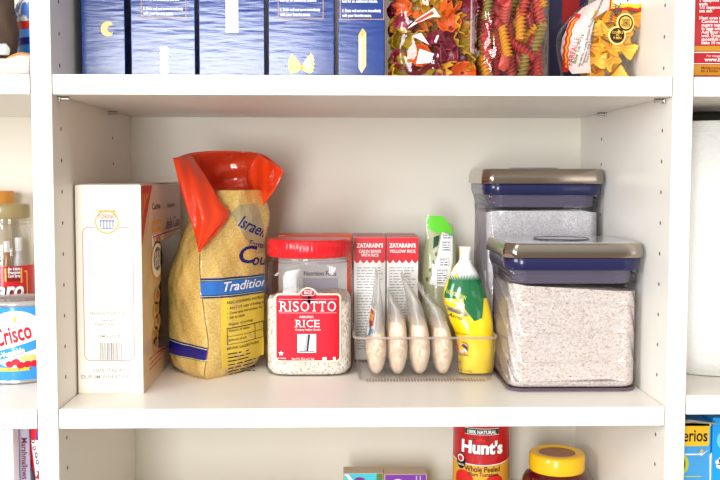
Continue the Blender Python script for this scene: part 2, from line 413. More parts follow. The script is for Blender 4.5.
def serif_text(m, body, cx, z, size, width, fn, mi, ds=None, off=0.0006, bold=0.0):
    """capitals with slab serifs: every letter set on its own, serifs added at the stems"""
    cap = size*0.70; adv = {'I': 0.36, 'S': 0.62, 'R': 0.72, 'O': 0.86, 'T': 0.68, 'C': 0.78, 'E': 0.64}
    tot = sum(adv.get(c, 0.7) for c in body); k = width/tot; x = cx-width/2
    for c in body:
        wl = adv.get(c, 0.7)*k; xc = x+wl/2
        lw = wl*(0.26 if c == 'I' else 0.80)
        m.text(c, xc, z, size, fn, mi, bold, align='CENTER', off=off, fit=lw, ds=ds)
        for fx, wh in SERIF.get(c, []):
            sx = xc-lw*0.42+fx*lw*0.84; sw = wl*0.2 if c != 'I' else wl*0.36
            zz = z if wh == 'b' else z+cap-cap*0.07
            m.rect(sx-sw, sx+sw, zz, zz+cap*0.07, fn, mi, ds, None, off)
        if c == 'T':
            for sgn in (-1, 1):
                xx = xc+sgn*lw*0.46; m.rect(xx-cap*0.04, xx+cap*0.04, z+cap*0.78, z+cap, fn, mi, ds, None, off)
        x += wl

# ------------------------------------------------------------------ cream pasta carton
t = thing('pasta_box', 'tall cream pasta box with barcode panel at the left end of the middle shelf', 'box', (0.045, 0.24, 0))
cream = pmat('cream_card', srgb(244, 236, 220), 0.42, coat=0.3, coat_rough=0.2)
sidecard = pmat('printed_wood_card', srgb(214, 186, 146), 0.4, coat=0.4, coat_rough=0.15, bump=(18, 0.1, (1, 1, 6)), var=(14, 0.14))
X0, X1, YF, YB, ZT = 0.0022, 0.0885, 0.085, 0.40, 0.2775
m = MB(); m.box(X0, X1, YF, YB, 0, ZT, 0, 0.0012); m.build('carton', cream, t)
m = MB(); m.box(X0+0.002, X1-0.002, YF+0.004, YB-0.004, ZT, ZT+0.0012, 0); m.rect(X0, X1, YF, YB, frame_fn((0, 0, ZT), (1, 0, 0), (0, 1, 0)), 0, off=0.0013); m.build('top_flap', pmat('flap_card', srgb(206, 196, 180), 0.6), t)
pink = pmat('pink_red_ink', srgb(224, 112, 110), 0.5); amber = pmat('amber_ink', srgb(232, 184, 96), 0.5); slate = pmat('slate_blue_ink', srgb(112, 130, 172), 0.5)
paleg = pmat('pale_grey_ink', srgb(168, 166, 164), 0.5)
red_i = pmat('box_red_ink', srgb(196, 34, 36), 0.4); ora_i = pmat('box_orange_ink', srgb(232, 158, 40), 0.4)
f = FR(YF); m = MB()
a, b = P(84.5, 361, YF), P(133, 227, YF)
m.frame(a[0], b[0], a[1], b[1], 0.0009, f, 0, 0.008)
c = P(107, 222, YF)
m.disc(c[0], c[1], 0.0165, 0.0165, f, 4, off=0.0004); m.disc(c[0], c[1], 0.0158, 0.0158, f, 1, off=0.0005); m.disc(c[0], c[1], 0.0138, 0.0138, f, 4, off=0.0006)
m.text('TORINO', c[0], c[1]+0.0045, 0.0082, f, 0, 0.02, off=0.0008, fit=0.024)
m.rect(c[0]-0.011, c[0]+0.011, c[1]+0.0125, c[1]+0.0155, f, 1, off=0.0008)
for dx in (-0.008, -0.004, 0, 0.004, 0.008): m.rect(c[0]+dx-0.0007, c[0]+dx+0.0007, c[1]-0.0095+abs(dx)*0.3, c[1]+0.003, f, 2, off=0.0008)
m.rect(c[0]-0.010, c[0]+0.010, c[1]+0.0008, c[1]+0.0022, f, 2, off=0.0009); m.rect(c[0]-0.009, c[0]+0.009, c[1]-0.0095, c[1]-0.0083, f, 2, off=0.0009)
a, b = P(89, 244, YF), P(130, 302, YF); para(m, f, a[0], b[0], a[1], b[1], 15, 6, 0.3, 0.12, seed=3)
for bd, v, sz in (('PRODUCT OF ITALY', 315, 0.0056), ('Imported by', 321, 0.0042), ('Pasta Torino, Inc.', 325.5, 0.0052), ('ITEM # 652190', 337.5, 0.0052)):
    q = P(109, v, YF); m.text(bd, q[0], q[1], sz, f, 3, 0.012, off=0.0005)
a, b = P(98, 360, YF), P(122.5, 342.5, YF); rg = random.Random(4); x = a[0]
while x < b[0]:
    wd = rg.choice((0.0004, 0.0008, 0.0013)); m.rect(x, x+wd, a[1], b[1], f, 5); x += wd+rg.choice((0.0005, 0.0009, 0.0014))
for bd, v in (('100% ITALIAN', 372, ), ('DURUM WHEAT PASTA', 378.5)):
    q = P(110, v, YF); m.text(bd, q[0], q[1], 0.0072, f, 3, 0.015, off=0.0005)
m.build('front_print', [pink, amber, slate, paleg, cream, pmat('mid_grey_ink', srgb(136, 138, 144), 0.5), pmat('faint_grey_ink', srgb(206, 204, 202), 0.5)], t)
fs = frame_fn((X1, YF, 0), (0, 1, 0), (0, 0, 1))
def S(u, v): p = atX(u, v, X1); return (p.y-YF, p.z)
m = MB(); m.rect(0.0015, YB-YF-0.0015, 0.0015, ZT-0.0015, fs, 0, off=0.0002)
m.poly([(0.001, ZT-0.001), (0.078, ZT-0.001), (0.062, 0.262), (0.035, 0.235), (0.001, 0.196)], fs, 1, off=0.0004)
for k in range(4): m.poly([(0.008+k*0.014, ZT-0.012), (0.013+k*0.014, ZT-0.012), (0.003+k*0.008, 0.225+k*0.01), (0.0015+k*0.007, 0.225+k*0.01)], fs, 2, off=0.0006)
m.rect(0.08, YB-YF-0.002, 0.205, ZT-0.002, fs, 3, off=0.00035)
q = S(156, 209); m.text('Cucina', q[0], q[1], 0.013, fs, 4, 0.01, fit=0.062, off=0.0006)
q = S(170.5, 207); m.text('Italiana', q[0], q[1], 0.011, fs, 4, fit=0.06, off=0.0006)
q = S(170, 228); m.text('della Casa', q[0]+0.02, q[1], 0.024, fs, 4, shear=0.35, fit=0.12, off=0.0006)
q = S(156.5, 226); m.frame(q[0]-0.036, q[0]+0.036, q[1]-0.008, q[1]+0.008, 0.0055, fs, 2, 0.002, off=0.0006)
q = S(157, 238); m.rect(q[0]-0.04, q[0]+0.04, q[1]-0.010, q[1]+0.006, fs, 5, off=0.0006); m.text('TORINO', q[0], q[1]-0.006, 0.015, fs, 6, 0.03, fit=0.066, off=0.0008)
q = S(157, 260); m.disc(q[0], q[1], 0.046, 0.028, fs, 2, off=0.0006); m.disc(q[0], q[1], 0.040, 0.0245, fs, 5, off=0.0007); m.disc(q[0], q[1]+0.002, 0.028, 0.017, fs, 7, off=0.0008)
for dx in (-0.014, 0, 0.014): m.rect(q[0]+dx-0.003, q[0]+dx+0.003, q[1]-0.009, q[1]+0.013, fs, 5, off=0.001)
m.rect(q[0]-0.02, q[0]+0.02, q[1]+0.0, q[1]+0.003, fs, 5, off=0.001)
m.rect(0.10, YB-YF-0.004, 0.2035, 0.2055, fs, 1, off=0.0006)
m.poly([S(156.5, 354), S(174, 343), S(174, 341), S(156.5, 351.5)], fs, 6, off=0.0006)
q = S(151, 367); para(m, fs, q[0]-0.01, q[0]+0.11, q[1]+0.016, q[1]-0.004, 3, 6, 0.4, 0.3, seed=8)
m.build('side_print', [sidecard, red_i, ora_i, pmat('rose_card', srgb(216, 178, 160), 0.4, coat=0.4, coat_rough=0.15), dgrey, white, pmat('rust_ink', srgb(190, 70, 60), 0.5), pmat('slate_ink', srgb(110, 112, 120), 0.5)], t)
m = MB()
win = [S(160, 241), S(166.5, 239), (0.300, 0.200), (0.300, 0.03), (0.16, 0.032), S(155, 348), S(152.5, 338), S(157, 328), S(153.5, 314), S(157, 304), S(156.5, 291), S(160.5, 280)]
m.poly(win, fs, 0, off=0.0007); m.build('cellophane_window', pmat('dark_window', srgb(26, 20, 18), 0.12, coat=1), t)
m = MB()
for k, (u, v) in enumerate(((156.5, 296), (155.5, 310), (157, 322), (154.5, 335), (155, 345))):
    q = S(u, v); m.disc(q[0], q[1], 0.022, 0.012, fs, 0, off=0.0009, n=18); m.disc(q[0]+0.004, q[1]+0.002, 0.012, 0.006, fs, 1, off=0.0011, n=14)
m.build('pasta_picture', [pmat('pasta_tan', srgb(196, 150, 92), 0.4), pmat('pasta_tan_dark', srgb(150, 108, 66), 0.4)], t)

# ------------------------------------------------------------------ couscous bag
t = thing('couscous_bag', 'tan burlap-print couscous bag with open orange-red top beside the cream box', 'bag', (0.165, 0.25, 0))
#     z      xL     yL     xC     yC     xR     yR
CT = [(0.000, 0.122, 0.222, 0.160, 0.172, 0.206, 0.232),
      (0.010, 0.104, 0.228, 0.1585, 0.160, 0.226, 0.250),
      (0.050, 0.0955, 0.236, 0.1645, 0.160, 0.2360, 0.262),
      (0.095, 0.0945, 0.240, 0.159, 0.164, 0.2372, 0.263),
      (0.140, 0.0945, 0.242, 0.153, 0.172, 0.2375, 0.264),
      (0.190, 0.1118, 0.250, 0.151, 0.190, 0.2385, 0.266),
      (0.212, 0.119, 0.256, 0.157, 0.202, 0.2425, 0.270),
      (0.235, 0.127, 0.262, 0.164, 0.216, 0.2440, 0.276),
      (0.268, 0.150, 0.272, 0.185, 0.240, 0.232, 0.282)]
def ct(z):
    z = min(max(z, 0), 0.268); n = len(CT)
    for i in range(n-1):
        if z <= CT[i+1][0]: break
    a, b = CT[i], CT[i+1]; k = (z-a[0])/(b[0]-a[0])
    a0 = CT[max(i-1, 0)]; b1 = CT[min(i+2, n-1)]
    out = []
    for j in range(1, 7):
        h = b[0]-a[0]
        m0 = (b[j]-a0[j])/max(b[0]-a0[0], 1e-6)*h; m1 = (b1[j]-a[j])/max(b1[0]-a[0], 1e-6)*h
        k2, k3 = k*k, k**3
        out.append((2*k3-3*k2+1)*a[j]+(k3-2*k2+k)*m0+(-2*k3+3*k2)*b[j]+(k3-k2)*m1)
    return out
def wr(x, z): return 0.0022*math.sin(61*x+37*z)+0.0016*math.sin(-83*x+71*z+1.3)+0.0007*math.sin(190*x+150*z)
def bagpt(u, v):
    z = 0.268*v; xL, yL, xC, yC, xR, yR = ct(z); xB, yB = xL+xR-xC, min(yL+yR-yC, 0.405)
    q = (u % 1.0)*4; i = int(q) % 4; k = q-int(q); s = 4*k*(1-k); bl = 0.35+0.65*min(1, v*3)
    if i == 0: return Vector((xL+(xC-xL)*k, yL+(yC-yL)*k-s*(0.010*bl+wr(k*0.1, z)), z))
    if i == 1: return Vector((xC+(xR-xC)*k, yC+(yR-yC)*k-s*(0.016*bl+wr(k*0.17+0.3, z)), z))
    if i == 2: return Vector((xR+(xB-xR)*k, yR+(yB-yR)*k, z))
    return Vector((xB+(xL-xB)*k, yB+(yL-yB)*k, z))
def bagfn(X, Z, off=0.0):
    xL, yL, xC, yC, xR, yR = ct(Z); bl = 0.35+0.65*min(1, Z/0.268*3)
    if X < xC:
        k = min(max((X-xL)/(xC-xL), 0), 1); y = yL+(yC-yL)*k-4*k*(1-k)*(0.010*bl+wr(k*0.1, Z))
    else:
        k = min(max((X-xC)/(xR-xC), 0), 1); y = yC+(yR-yC)*k-4*k*(1-k)*(0.016*bl+wr(k*0.17+0.3, Z))
    return Vector((X, y-off*2.2, Z))
weave = weave_mat('burlap_print', srgb(228, 194, 112), srgb(196, 158, 80), 105)
m = MB(); m.grid(bagpt, 96, 60, 0, closeu=True, uvfn=lambda u, v: (u*0.52, v*0.268))
m.add([bagpt(i/96, 0) for i in range(96)], [list(range(96))[::-1]], 0, False, [(i*0.005, 0) for i in range(96)])
m.build('sack', weave, t)
navy = pmat('bag_navy_film', srgb(26, 30, 118), 0.3, coat=1, coat_rough=0.06, bump=(22, 0.4)); blueb = pmat('bag_blue_film', srgb(40, 110, 190), 0.3, coat=1, coat_rough=0.06, bump=(22, 0.4))
yell = pmat('bag_yellow_film', srgb(230, 196, 62), 0.35, coat=1, coat_rough=0.08, bump=(22, 0.5)); ink = pmat('bag_ink', srgb(36, 30, 40), 0.5); limel = pmat('bag_lime_line', srgb(206, 206, 90), 0.4)
greyt = pmat('bag_grey_tan', srgb(176, 160, 120), 0.35, coat=1, coat_rough=0.1, bump=(25, 0.4)); navyi = pmat('bag_navy_ink', srgb(32, 36, 110), 0.4)
def strip(m, pa, pb, za0, za1, zb0, zb1, mi, off):
    """a printed band between two x positions, z range given at both ends"""
    n = 26; vs = []; fs_ = []
    for i in range(n+1):
        k = i/n; x = pa+(pb-pa)*k
        for j in range(5):
            z0 = za0+(zb0-za0)*k; z1 = za1+(zb1-za1)*k; vs.append(bagfn(x, z0+(z1-z0)*j/4, off))
    for i in range(n):
        for j in range(4): a = i*5+j; fs_.append([a, a+5, a+6, a+1])
    m.add(vs, fs_, mi, True)
def cxx(z): return ct(z)[2]
m = MB()
z1, z0 = hit(210, 278, bagfn)[1], hit(210, 298, bagfn)[1]; xr = 0.2365
strip(m, cxx(z1)+0.0005, xr, z0, z1, z0-0.003, z1-0.002, 0, 0.0005)
strip(m, cxx(z1)+0.0006, xr, z0+0.0045, z1-0.0045, z0+0.0015, z1-0.0065, 1, 0.0008)
strip(m, cxx(z1)+0.0006, xr, z1-0.0036, z1-0.0028, z1-0.0056, z1-0.0048, 2, 0.001); strip(m, cxx(z1)+0.0006, xr, z0+0.0024, z0+0.0032, z0-0.0006, z0+0.0002, 2, 0.001)
q = hit(222, 291.5, bagfn); m.text('Traditional', q[0], q[1], 0.0185, bagfn, 3, 0.012, 0.3, align='LEFT', off=0.0012, ds=0.004, fit=0.0475*1.42, xmax=0.2365)
m.build('traditional_band', [navy, blueb, limel, whink], t)
m = MB(); za, zb = hit(190, 343, bagfn)[1], hit(190, 360, bagfn)[1]
strip(m, ct(za)[0]+0.0012, cxx(za)-0.001, zb, za, zb+0.003, za-0.002, 0, 0.0005); strip(m, ct(za)[0]+0.0012, cxx(za)-0.001, za-0.003, za-0.002, za-0.005, za-0.004, 1, 0.0009)
strip(m, ct(za)[0]+0.0012, cxx(za)-0.001, zb+0.001, zb+0.002, zb+0.004, zb+0.005, 1, 0.0009)
m.build('navy_side_band', [navy, limel], t)
m = MB(); xl = hit(221, 320, bagfn)[0]
strip(m, xl, xr-0.001, 0.012, z0-0.0015, 0.020, z0-0.004, 0, 0.0005)
for bd, v, sz in (('BASIC COOKING INSTRUCTIONS', 304, 0.0062), ('\u2022  Add 1 1/2 cups of boiling water', 309.5, 0.0062), ('\u2022  Cover pot and simmer for 8 min', 314.5, 0.0062), ('\u2022  Salt to taste', 319, 0.0062),
                  ('Number of servings', 325.5, 0.006), ('Amount of water', 332, 0.006), ('Amount of salt', 341.5, 0.006), ('SERVING SUGGESTIONS', 350, 0.006)):
    q = hit(227 if v < 322 or v > 345 else 229, v, bagfn); m.text(bd, q[0], q[1], sz*0.88, bagfn, 1, 0.004, align='LEFT', off=0.0011, ds=0.004, sx=0.72, xmax=0.2355)
qa, qb = hit(227.5, 345, bagfn), hit(262, 321, bagfn); m.frame(qa[0], 0.2355, qa[1], qb[1], 0.0007, bagfn, 1, ds=0.004, off=0.0011)
for v in (328.5, 337): q = hit(228, v, bagfn); m.rect(qa[0], 0.2355, q[1], q[1]+0.0006, bagfn, 1, 0.004, off=0.0011)
q = hit(255, 330, bagfn); m.rect(q[0], q[0]+0.0006, qa[1], qb[1], bagfn, 1, 0.004, off=0.0011)
qa, qb = hit(228, 352, bagfn), hit(256, 372, bagfn); para(m, bagfn, qa[0], qb[0], qa[1], qb[1], 7, 1, 0.3, 0.3, seed=5, off=0.0011)
m.build('cooking_panel', [yell, ink], t)
m = MB()
pts = [hit(u, v, bagfn, 0.24) for u, v in ((231, 213), (240, 205), (257, 203), (264, 225), (264, 252), (256, 254), (246, 238))]
m.poly(pts, bagfn, 0, 0.004, 0.006, 0.0006)
q = hit(238, 223, bagfn); m.text('Israeli', q[0]-0.001, q[1]-0.003, 0.024, bagfn, 1, 0.012, 0.1, align='LEFT', off=0.0012, ds=0.004, rot=-0.52, fit=0.040, xmax=0.2355)
q = hit(249, 245, bagfn); m.text('Toasted', q[0]-0.002, q[1], 0.012, bagfn, 1, 0.01, 0.2, align='LEFT', off=0.0012, ds=0.004, rot=-0.3, fit=0.026, xmax=0.2355)
for mi, bo, of, dx in ((2, 0.075, 0.0011, 0), (1, 0.022, 0.0016, 0)):
    q = hit(240, 263, bagfn); m.text('C', q[0]-0.0035, q[1]+0.0005, 0.035, bagfn, mi, bo, 0.1, align='LEFT', off=of, ds=0.004, rot=-0.05)
    q = hit(255.5, 265, bagfn); m.text('ouscous', q[0]-0.005, q[1]+0.001, 0.024, bagfn, mi, bo, 0.1, align='LEFT', off=of, ds=0.004, rot=-0.12, sx=0.72, xmax=0.2370)
m.build('couscous_lettering', [greyt, navyi, pmat('bag_gold_outline', srgb(226, 186, 84), 0.4)], t)
orange = pmat('orange_red_film', srgb(232, 62, 20), 0.3, coat=1, coat_rough=0.07, bump=(34, 0.5), subs=0)
darkred = pmat('inner_red_film', srgb(206, 62, 30), 0.3, coat=1, coat_rough=0.06, bump=(45, 0.9))
m = MB(); m.tube([bagpt(0.25, 0.02+0.86*i/40)+Vector((0, -0.0004, 0)) for i in range(41)], 0.0007, 6); m.build('side_seam', pmat('seam_brown', srgb(140, 92, 40), 0.4), t)
def A(u, v, Y): return atY(u, v, Y)
def sheet(m, c1, c2, nu, nv, bulge, mi):
    def fn(u, v):
        p, q = spline(c1, u), spline(c2, u); k = v
        r = p+(q-p)*k; r.y -= bulge*4*k*(1-k)*(0.4+0.6*math.sin(PI*u)); r.y += 0.0022*math.sin(9*u+14*v)
        return r
    m.grid(fn, nu, nv, mi)
m = MB()
sheet(m, [A(173, 159, .205), A(190, 153, .265), A(212, 151, .305), A(240, 151.5, .32), A(264, 155, .30), A(283, 170, .235)],
      [A(196, 208, .262), A(204, 200, .285), A(216, 196, .318), A(232, 196, .330), A(250, 198, .318), A(262, 206, .282)], 36, 20, -0.016, 1)
m.build('inner_top', darkred, t, mod=solid(0.0008))
m = MB()
sheet(m, [A(173, 158, .204), A(178, 180, .198), A(186, 206, .19), A(193, 228, .178), A(198.5, 251, .160)],
      [A(192, 156, .262), A(208, 180, .225), A(220, 200, .212), A(228.5, 217, .206), A(199.5, 252, .160)], 34, 18, 0.010, 0)
sheet(m, [A(283.5, 170, .234), A(279, 182, .240), A(271, 195, .25), A(262, 206, .268)],
      [A(258, 153.5, .300), A(250, 165, .305), A(247, 180, .312), A(252, 197, .312)], 26, 14, -0.010, 0)
m.build('folded_top', orange, t, mod=solid(0.0009))

# ------------------------------------------------------------------ risotto jar
JX, JY, JA, JB, JE = 0.3053, 0.2435, 0.0640, 0.0605, 5.0
t = thing('rice_jar', 'clear square plastic rice jar with ribbed red lid and red label', 'jar', (JX, JY, 0))
clearj = clear('jar_plastic', (0.955, 0.955, 0.96, 1), 0.05, 1.45, edge=(0.66, 0.66, 0.68, 1))
prof = [(0.0, 0.86), (0.003, 0.95), (0.010, 1.0), (0.146, 1.0), (0.154, 0.985), (0.160, 0.955), (0.1655, 0.91), (0.1685, 0.885), (0.180, 0.885)]
def jar_ring(z, k):
    e = JE if z < 0.15 else JE+(2.0-JE)*min(1, (z-0.15)/0.018)
    return sq_ring(JX, JY, JA*k, (JB*k if z < 0.15 else JB*k+(JA*k-JB*k)*min(1, (z-0.15)/0.018)*0.6), z, e, 64)
m = MB(); m.rings([jar_ring(z, k) for z, k in prof], 0, cap0=True); m.build('jar_body', clearj, t)
LR = 0.0622
m = MB(); zz = [(0.0001, 0.1965), (LR-0.008, 0.1965), (LR-0.006, 0.1975), (LR-0.002, 0.1970), (LR, 0.1945), (LR, 0.1725), (LR-0.0015, 0.1712), (LR-0.004, 0.1712)]
m.lathe(zz[::-1], JX, JY, 168, 0, lambda a, r, z: r+(0.0006*math.cos(56*a) if (r > LR-0.0005 and 0.172 < z < 0.195) else 0)); m.build('lid', pmat('red_lid_plastic', srgb(222, 28, 38), 0.32, coat=0.5, coat_rough=0.12), t)
m = MB()
for z in (0.1640, 0.1685): m.tube([(JX+0.0575*math.cos(2*PI*i/48), JY+0.0555*math.sin(2*PI*i/48), z) for i in range(48)], 0.0012, 6, 0, True)
m.build('neck_ring', clearj, t)
def jarfn(X, Z, off=0.0):
    k = min(abs((X-JX)/JA), 0.999); return Vector((X, JY-JB*(1-k**JE)**(1/JE)-off, Z))
lab = pmat('label_red', srgb(192, 6, 36), 0.5, coat=0.0, coat_rough=0.2); lcream = pmat('label_cream', srgb(240, 226, 190), 0.4)
m = MB(); JF = 0.1832
a, b = P(274.8, 362, JF), P(341, 293.5, JF)
m.poly(rrect(a[0], b[0], a[1], b[1], 0.006), jarfn, 1, 0.004, off=0.0005); c = P(308, 296, JF); m.disc(c[0], c[1], 0.0135, 0.0125, jarfn, 1, off=0.0005, ds=0.004)
m.poly(rrect(a[0]+0.0022, b[0]-0.0022, a[1]+0.0022, b[1]-0.0022, 0.005), jarfn, 0, 0.004, off=0.0008); m.disc(c[0], c[1], 0.0118, 0.0108, jarfn, 0, off=0.0008, ds=0.004)
m.frame(c[0]-0.0095, c[0]+0.0095, c[1]+0.0005, c[1]+0.0085, 0.0005, jarfn, 2, 0.003, off=0.001); m.text('RICE', c[0], c[1]+0.0028, 0.0055, jarfn, 2, 0.01, off=0.001)
for v in (299.2, 312.8): q = P(308, v, JF); m.rect(a[0]+0.006, b[0]-0.006, q[1]-0.0003, q[1]+0.0003, jarfn, 4, 0.004, off=0.001)
q = P(308, 311.2, JF); serif_text(m, 'RISOTTO', q[0], q[1], 0.0208, 0.083, jarfn, 2, 0.004, 0.0011)
q = P(306.5, 318, JF); m.text('ARBORIO', q[0], q[1], 0.0048, jarfn, 2, 0.0, off=0.001)
q = P(307.5, 327, JF); serif_text(m, 'RICE', q[0], q[1], 0.0150, 0.036, jarfn, 2, 0.004, 0.0011)
q = P(308, 330.5, JF); m.text('Creamy Italian Grains', q[0], q[1], 0.0042, jarfn, 2, 0.0, off=0.001)
a2, b2 = P(297, 353, JF), P(316.5, 333.5, JF); m.rect(a2[0], b2[0], a2[1], b2[1], jarfn, 2, 0.005, off=0.0009)
m.frame(a2[0], b2[0], a2[1], b2[1], 0.0006, jarfn, 3, off=0.0012)
cx_, cz_ = (a2[0]+b2[0])/2, (a2[1]+b2[1])/2
m.poly([(cx_-0.005, a2[1]+0.004), (cx_+0.002, a2[1]+0.003), (cx_+0.005, b2[1]-0.001), (cx_-0.0005, b2[1]-0.0015)], jarfn, 4, off=0.0013)
m.poly([(cx_-0.0003, a2[1]+0.004), (cx_+0.002, a2[1]+0.003), (cx_+0.005, b2[1]-0.001), (cx_+0.0022, b2[1]-0.0012)], jarfn, 3, off=0.0015)
m.rect(a2[0]+0.003, b2[0]-0.003, a2[1]+0.0022, a2[1]+0.0036, jarfn, 3, off=0.0015)
q = P(281, 353.5, JF); m.poly([(q[0]+0.0042*(1 if k % 2 == 0 else 0.42)*math.sin(2*PI*k/10), q[1]+0.0042*(1 if k % 2 == 0 else 0.42)*math.cos(2*PI*k/10)) for k in range(10)], jarfn, 2, off=0.001)
q = P(281.5, 359, JF); m.text('NO STIRRING', q[0], q[1], 0.003, jarfn, 2, 0.0, off=0.001, fit=0.013)
q = P(303, 359.6, JF); m.text('Net Wt. 35.2 oz (1 kg)', q[0], q[1], 0.0045, jarfn, 2, 0.0, off=0.001, fit=0.032)
a2, b2 = P(322.5, 360.3, JF), P(335.5, 357, JF); m.rect(a2[0], b2[0], a2[1], b2[1], jarfn, 2, off=0.001)
m.build('front_label', [lab, lcream, whink, black, lgrey], t)
ricec = [(0, srgb(236, 228, 214)), (0.30, srgb(226, 214, 196)), (0.55, srgb(244, 240, 232)), (0.80, srgb(206, 186, 162)), (0.92, srgb(188, 166, 142))]
rice_j = grain_mat('arborio_rice', ricec, 420, (1, 1, 0.7))
m = MB()
rs = [sq_ring(JX, JY, JA*k-0.002, JB*k-0.002, z, JE, 64) for z, k in ((0.0025, 0.88), (0.011, 0.99), (0.108, 0.99))]
for j, k in enumerate((0.93, 0.7, 0.4, 0.12)): rs.append([p+Vector((0, 0, 0.004*math.sin(9*p.x*10+5*p.y*10))) for p in sq_ring(JX, JY, (JA-0.002)*k, (JB-0.002)*k, 0.112+0.002*j, JE, 64)])
m.rings(rs, 0, True, True); tag(m.build('rice', rice_j), 'off-white rice filling the red-lidded jar', 'rice', kind='stuff')

# box standing behind the jar
RB = 0.345
t = thing('rice_box', 'orange-red carton with white back panel standing behind the rice jar', 'box', (0.312, 0.375, 0))
x0, z1 = P(277.5, 235, RB); x1 = P(352, 235, RB)[0]
m = MB(); m.box(x0, x1, RB, RB+0.06, 0, z1, 0, 0.001); m.build('carton', pmat('orange_red_card', srgb(236, 88, 28), 0.4, coat=0.4, coat_rough=0.15), t)
f = FR(RB); m = MB()
a, b = P(279, 355, RB), P(347, 247, RB); m.rect(a[0], b[0], a[1], b[1], f, 0)
q = P(320, 275.5, RB); m.text('Nutrition Facts', q[0], q[1], 0.010, f, 1, 0.02, off=0.0006, fit=0.052)
a, b = P(303, 322, RB), P(338, 278, RB); m.rect(a[0], b[0], a[1], b[1], f, 2, off=0.0005)
m.build('back_panel', [white, dgrey, pmat('lilac_grey_ink', srgb(204, 202, 212), 0.5)], t)
# ------------------------------------------------------------------ clear storage bin and its contents
BX0, BX1, BY0, BY1 = 0.3765, 0.5660, 0.151, 0.392
t = thing('storage_bin', 'clear plastic bin holding grain pouches and a yellow bag', 'bin', ((BX0+BX1)/2, (BY0+BY1)/2, 0))
binm = clear('bin_acrylic', (0.985, 0.975, 0.97, 1), 0.04, 1.45, 0.015, (0.95, 0.92, 0.9, 1))
rimm = clear('bin_rim_acrylic', (0.86, 0.78, 0.76, 1), 0.08, 1.7, 0.25, (0.95, 0.90, 0.88, 1))
BT = 0.0632
def bring(k, r, z): g = 0.0055*k; return rr_ring(BX0-g, BX1+g, BY0-g*0.9, BY1+g*0.9, r, z, 6)
m = MB(); m.rings([bring(-0.9, 0.012, 0.0012), bring(-0.3, 0.014, 0.0022), bring(0, 0.014, 0.006), bring(0.5, 0.014, 0.032), bring(1, 0.014, BT)], 0, cap0=True)
m.build('tub', binm, t, mod=solid(0.0016, 1.0))
m = MB(); m.tube(bring(1.15, 0.014, BT), 0.0019, 8, 0, True); m.build('rim', rimm, t)
m = MB()
for i in range(40):
    x = BX0+0.012+i*(BX1-BX0-0.024)/39; m.box(x-0.0013, x+0.0013, BY0+0.001, BY0+0.014, 0.0002, 0.0024, 0, 0.0005, 1)
m.build('base_ribs', rimm, t)

def carton(name, label, x0, x1, title, sub, seed, yaw=0.0):
    y0, zt = 0.292, 0.196
    t = thing(name, label, 'box', ((x0+x1)/2, y0+0.045, 0.0045), 'red and white rice mix boxes')
    m = MB(); m.box(x0, x1, y0, y0+0.09, 0.0045, zt, 0, 0.0008); m.build('carton', white, t)
    f = FR(y0); wd = x1-x0; m = MB(); zr = zt-0.0355; n = 5; sc = wd/n
    pts = [(x1, zt-0.0005), (x0, zt-0.0005), (x0, zr)]
    for k in range(n):
        for j in range(1, 7): pts.append((x0+k*sc+sc*j/6, zr-0.0052*math.sin(PI*j/6)))
    m.poly(pts, f, 0); m.rect(x0, x1, y0, y0+0.09, frame_fn((0, 0, zt), (1, 0, 0), (0, 1, 0)), 0, off=0.0003)
    c = (x0+x1)/2
    m.text("ZATARAIN'S", c, zt-0.0165, 0.0092, f, 1, 0.035, off=0.0007, fit=wd*0.84)
    for k, (bd, ft) in enumerate(sub): m.text(bd, c, zt-0.0245-0.006*k, 0.0065, f, 1, 0.02, off=0.0007, fit=wd*ft)
    para(m, f, x0+0.004, x1-0.004, zr-0.010, 0.02, 30, 2, 0.3, 0.2, seed=seed)
    m.build('front_print', [pmat('mix_box_red', srgb(214, 32, 44), 0.4, coat=0.3, coat_rough=0.2), whink, pmat('print_grey', srgb(150, 152, 158), 0.5)], t)
    m = MB(); m.rect(0.0015, wd-0.0015, 0.003, 0.087, frame_fn((x0, y0, zt), (1, 0, 0), (0, 1, 0)), 0, off=0.0006); m.build('lid_flap', pmat('mix_box_top', srgb(196, 120, 118), 0.4), t)
carton('rice_mix_box', 'red and white rice mix box at left, reading with rice under the red header', 0.3725, 0.4212, 0, [('CAJUN BEANS', 0.70), ('WITH RICE', 0.55)], 11)
carton('rice_mix_box', 'red and white yellow rice mix box, right one of the pair in the bin', 0.4230, 0.4718, 0, [('YELLOW RICE', 0.82)], 12)

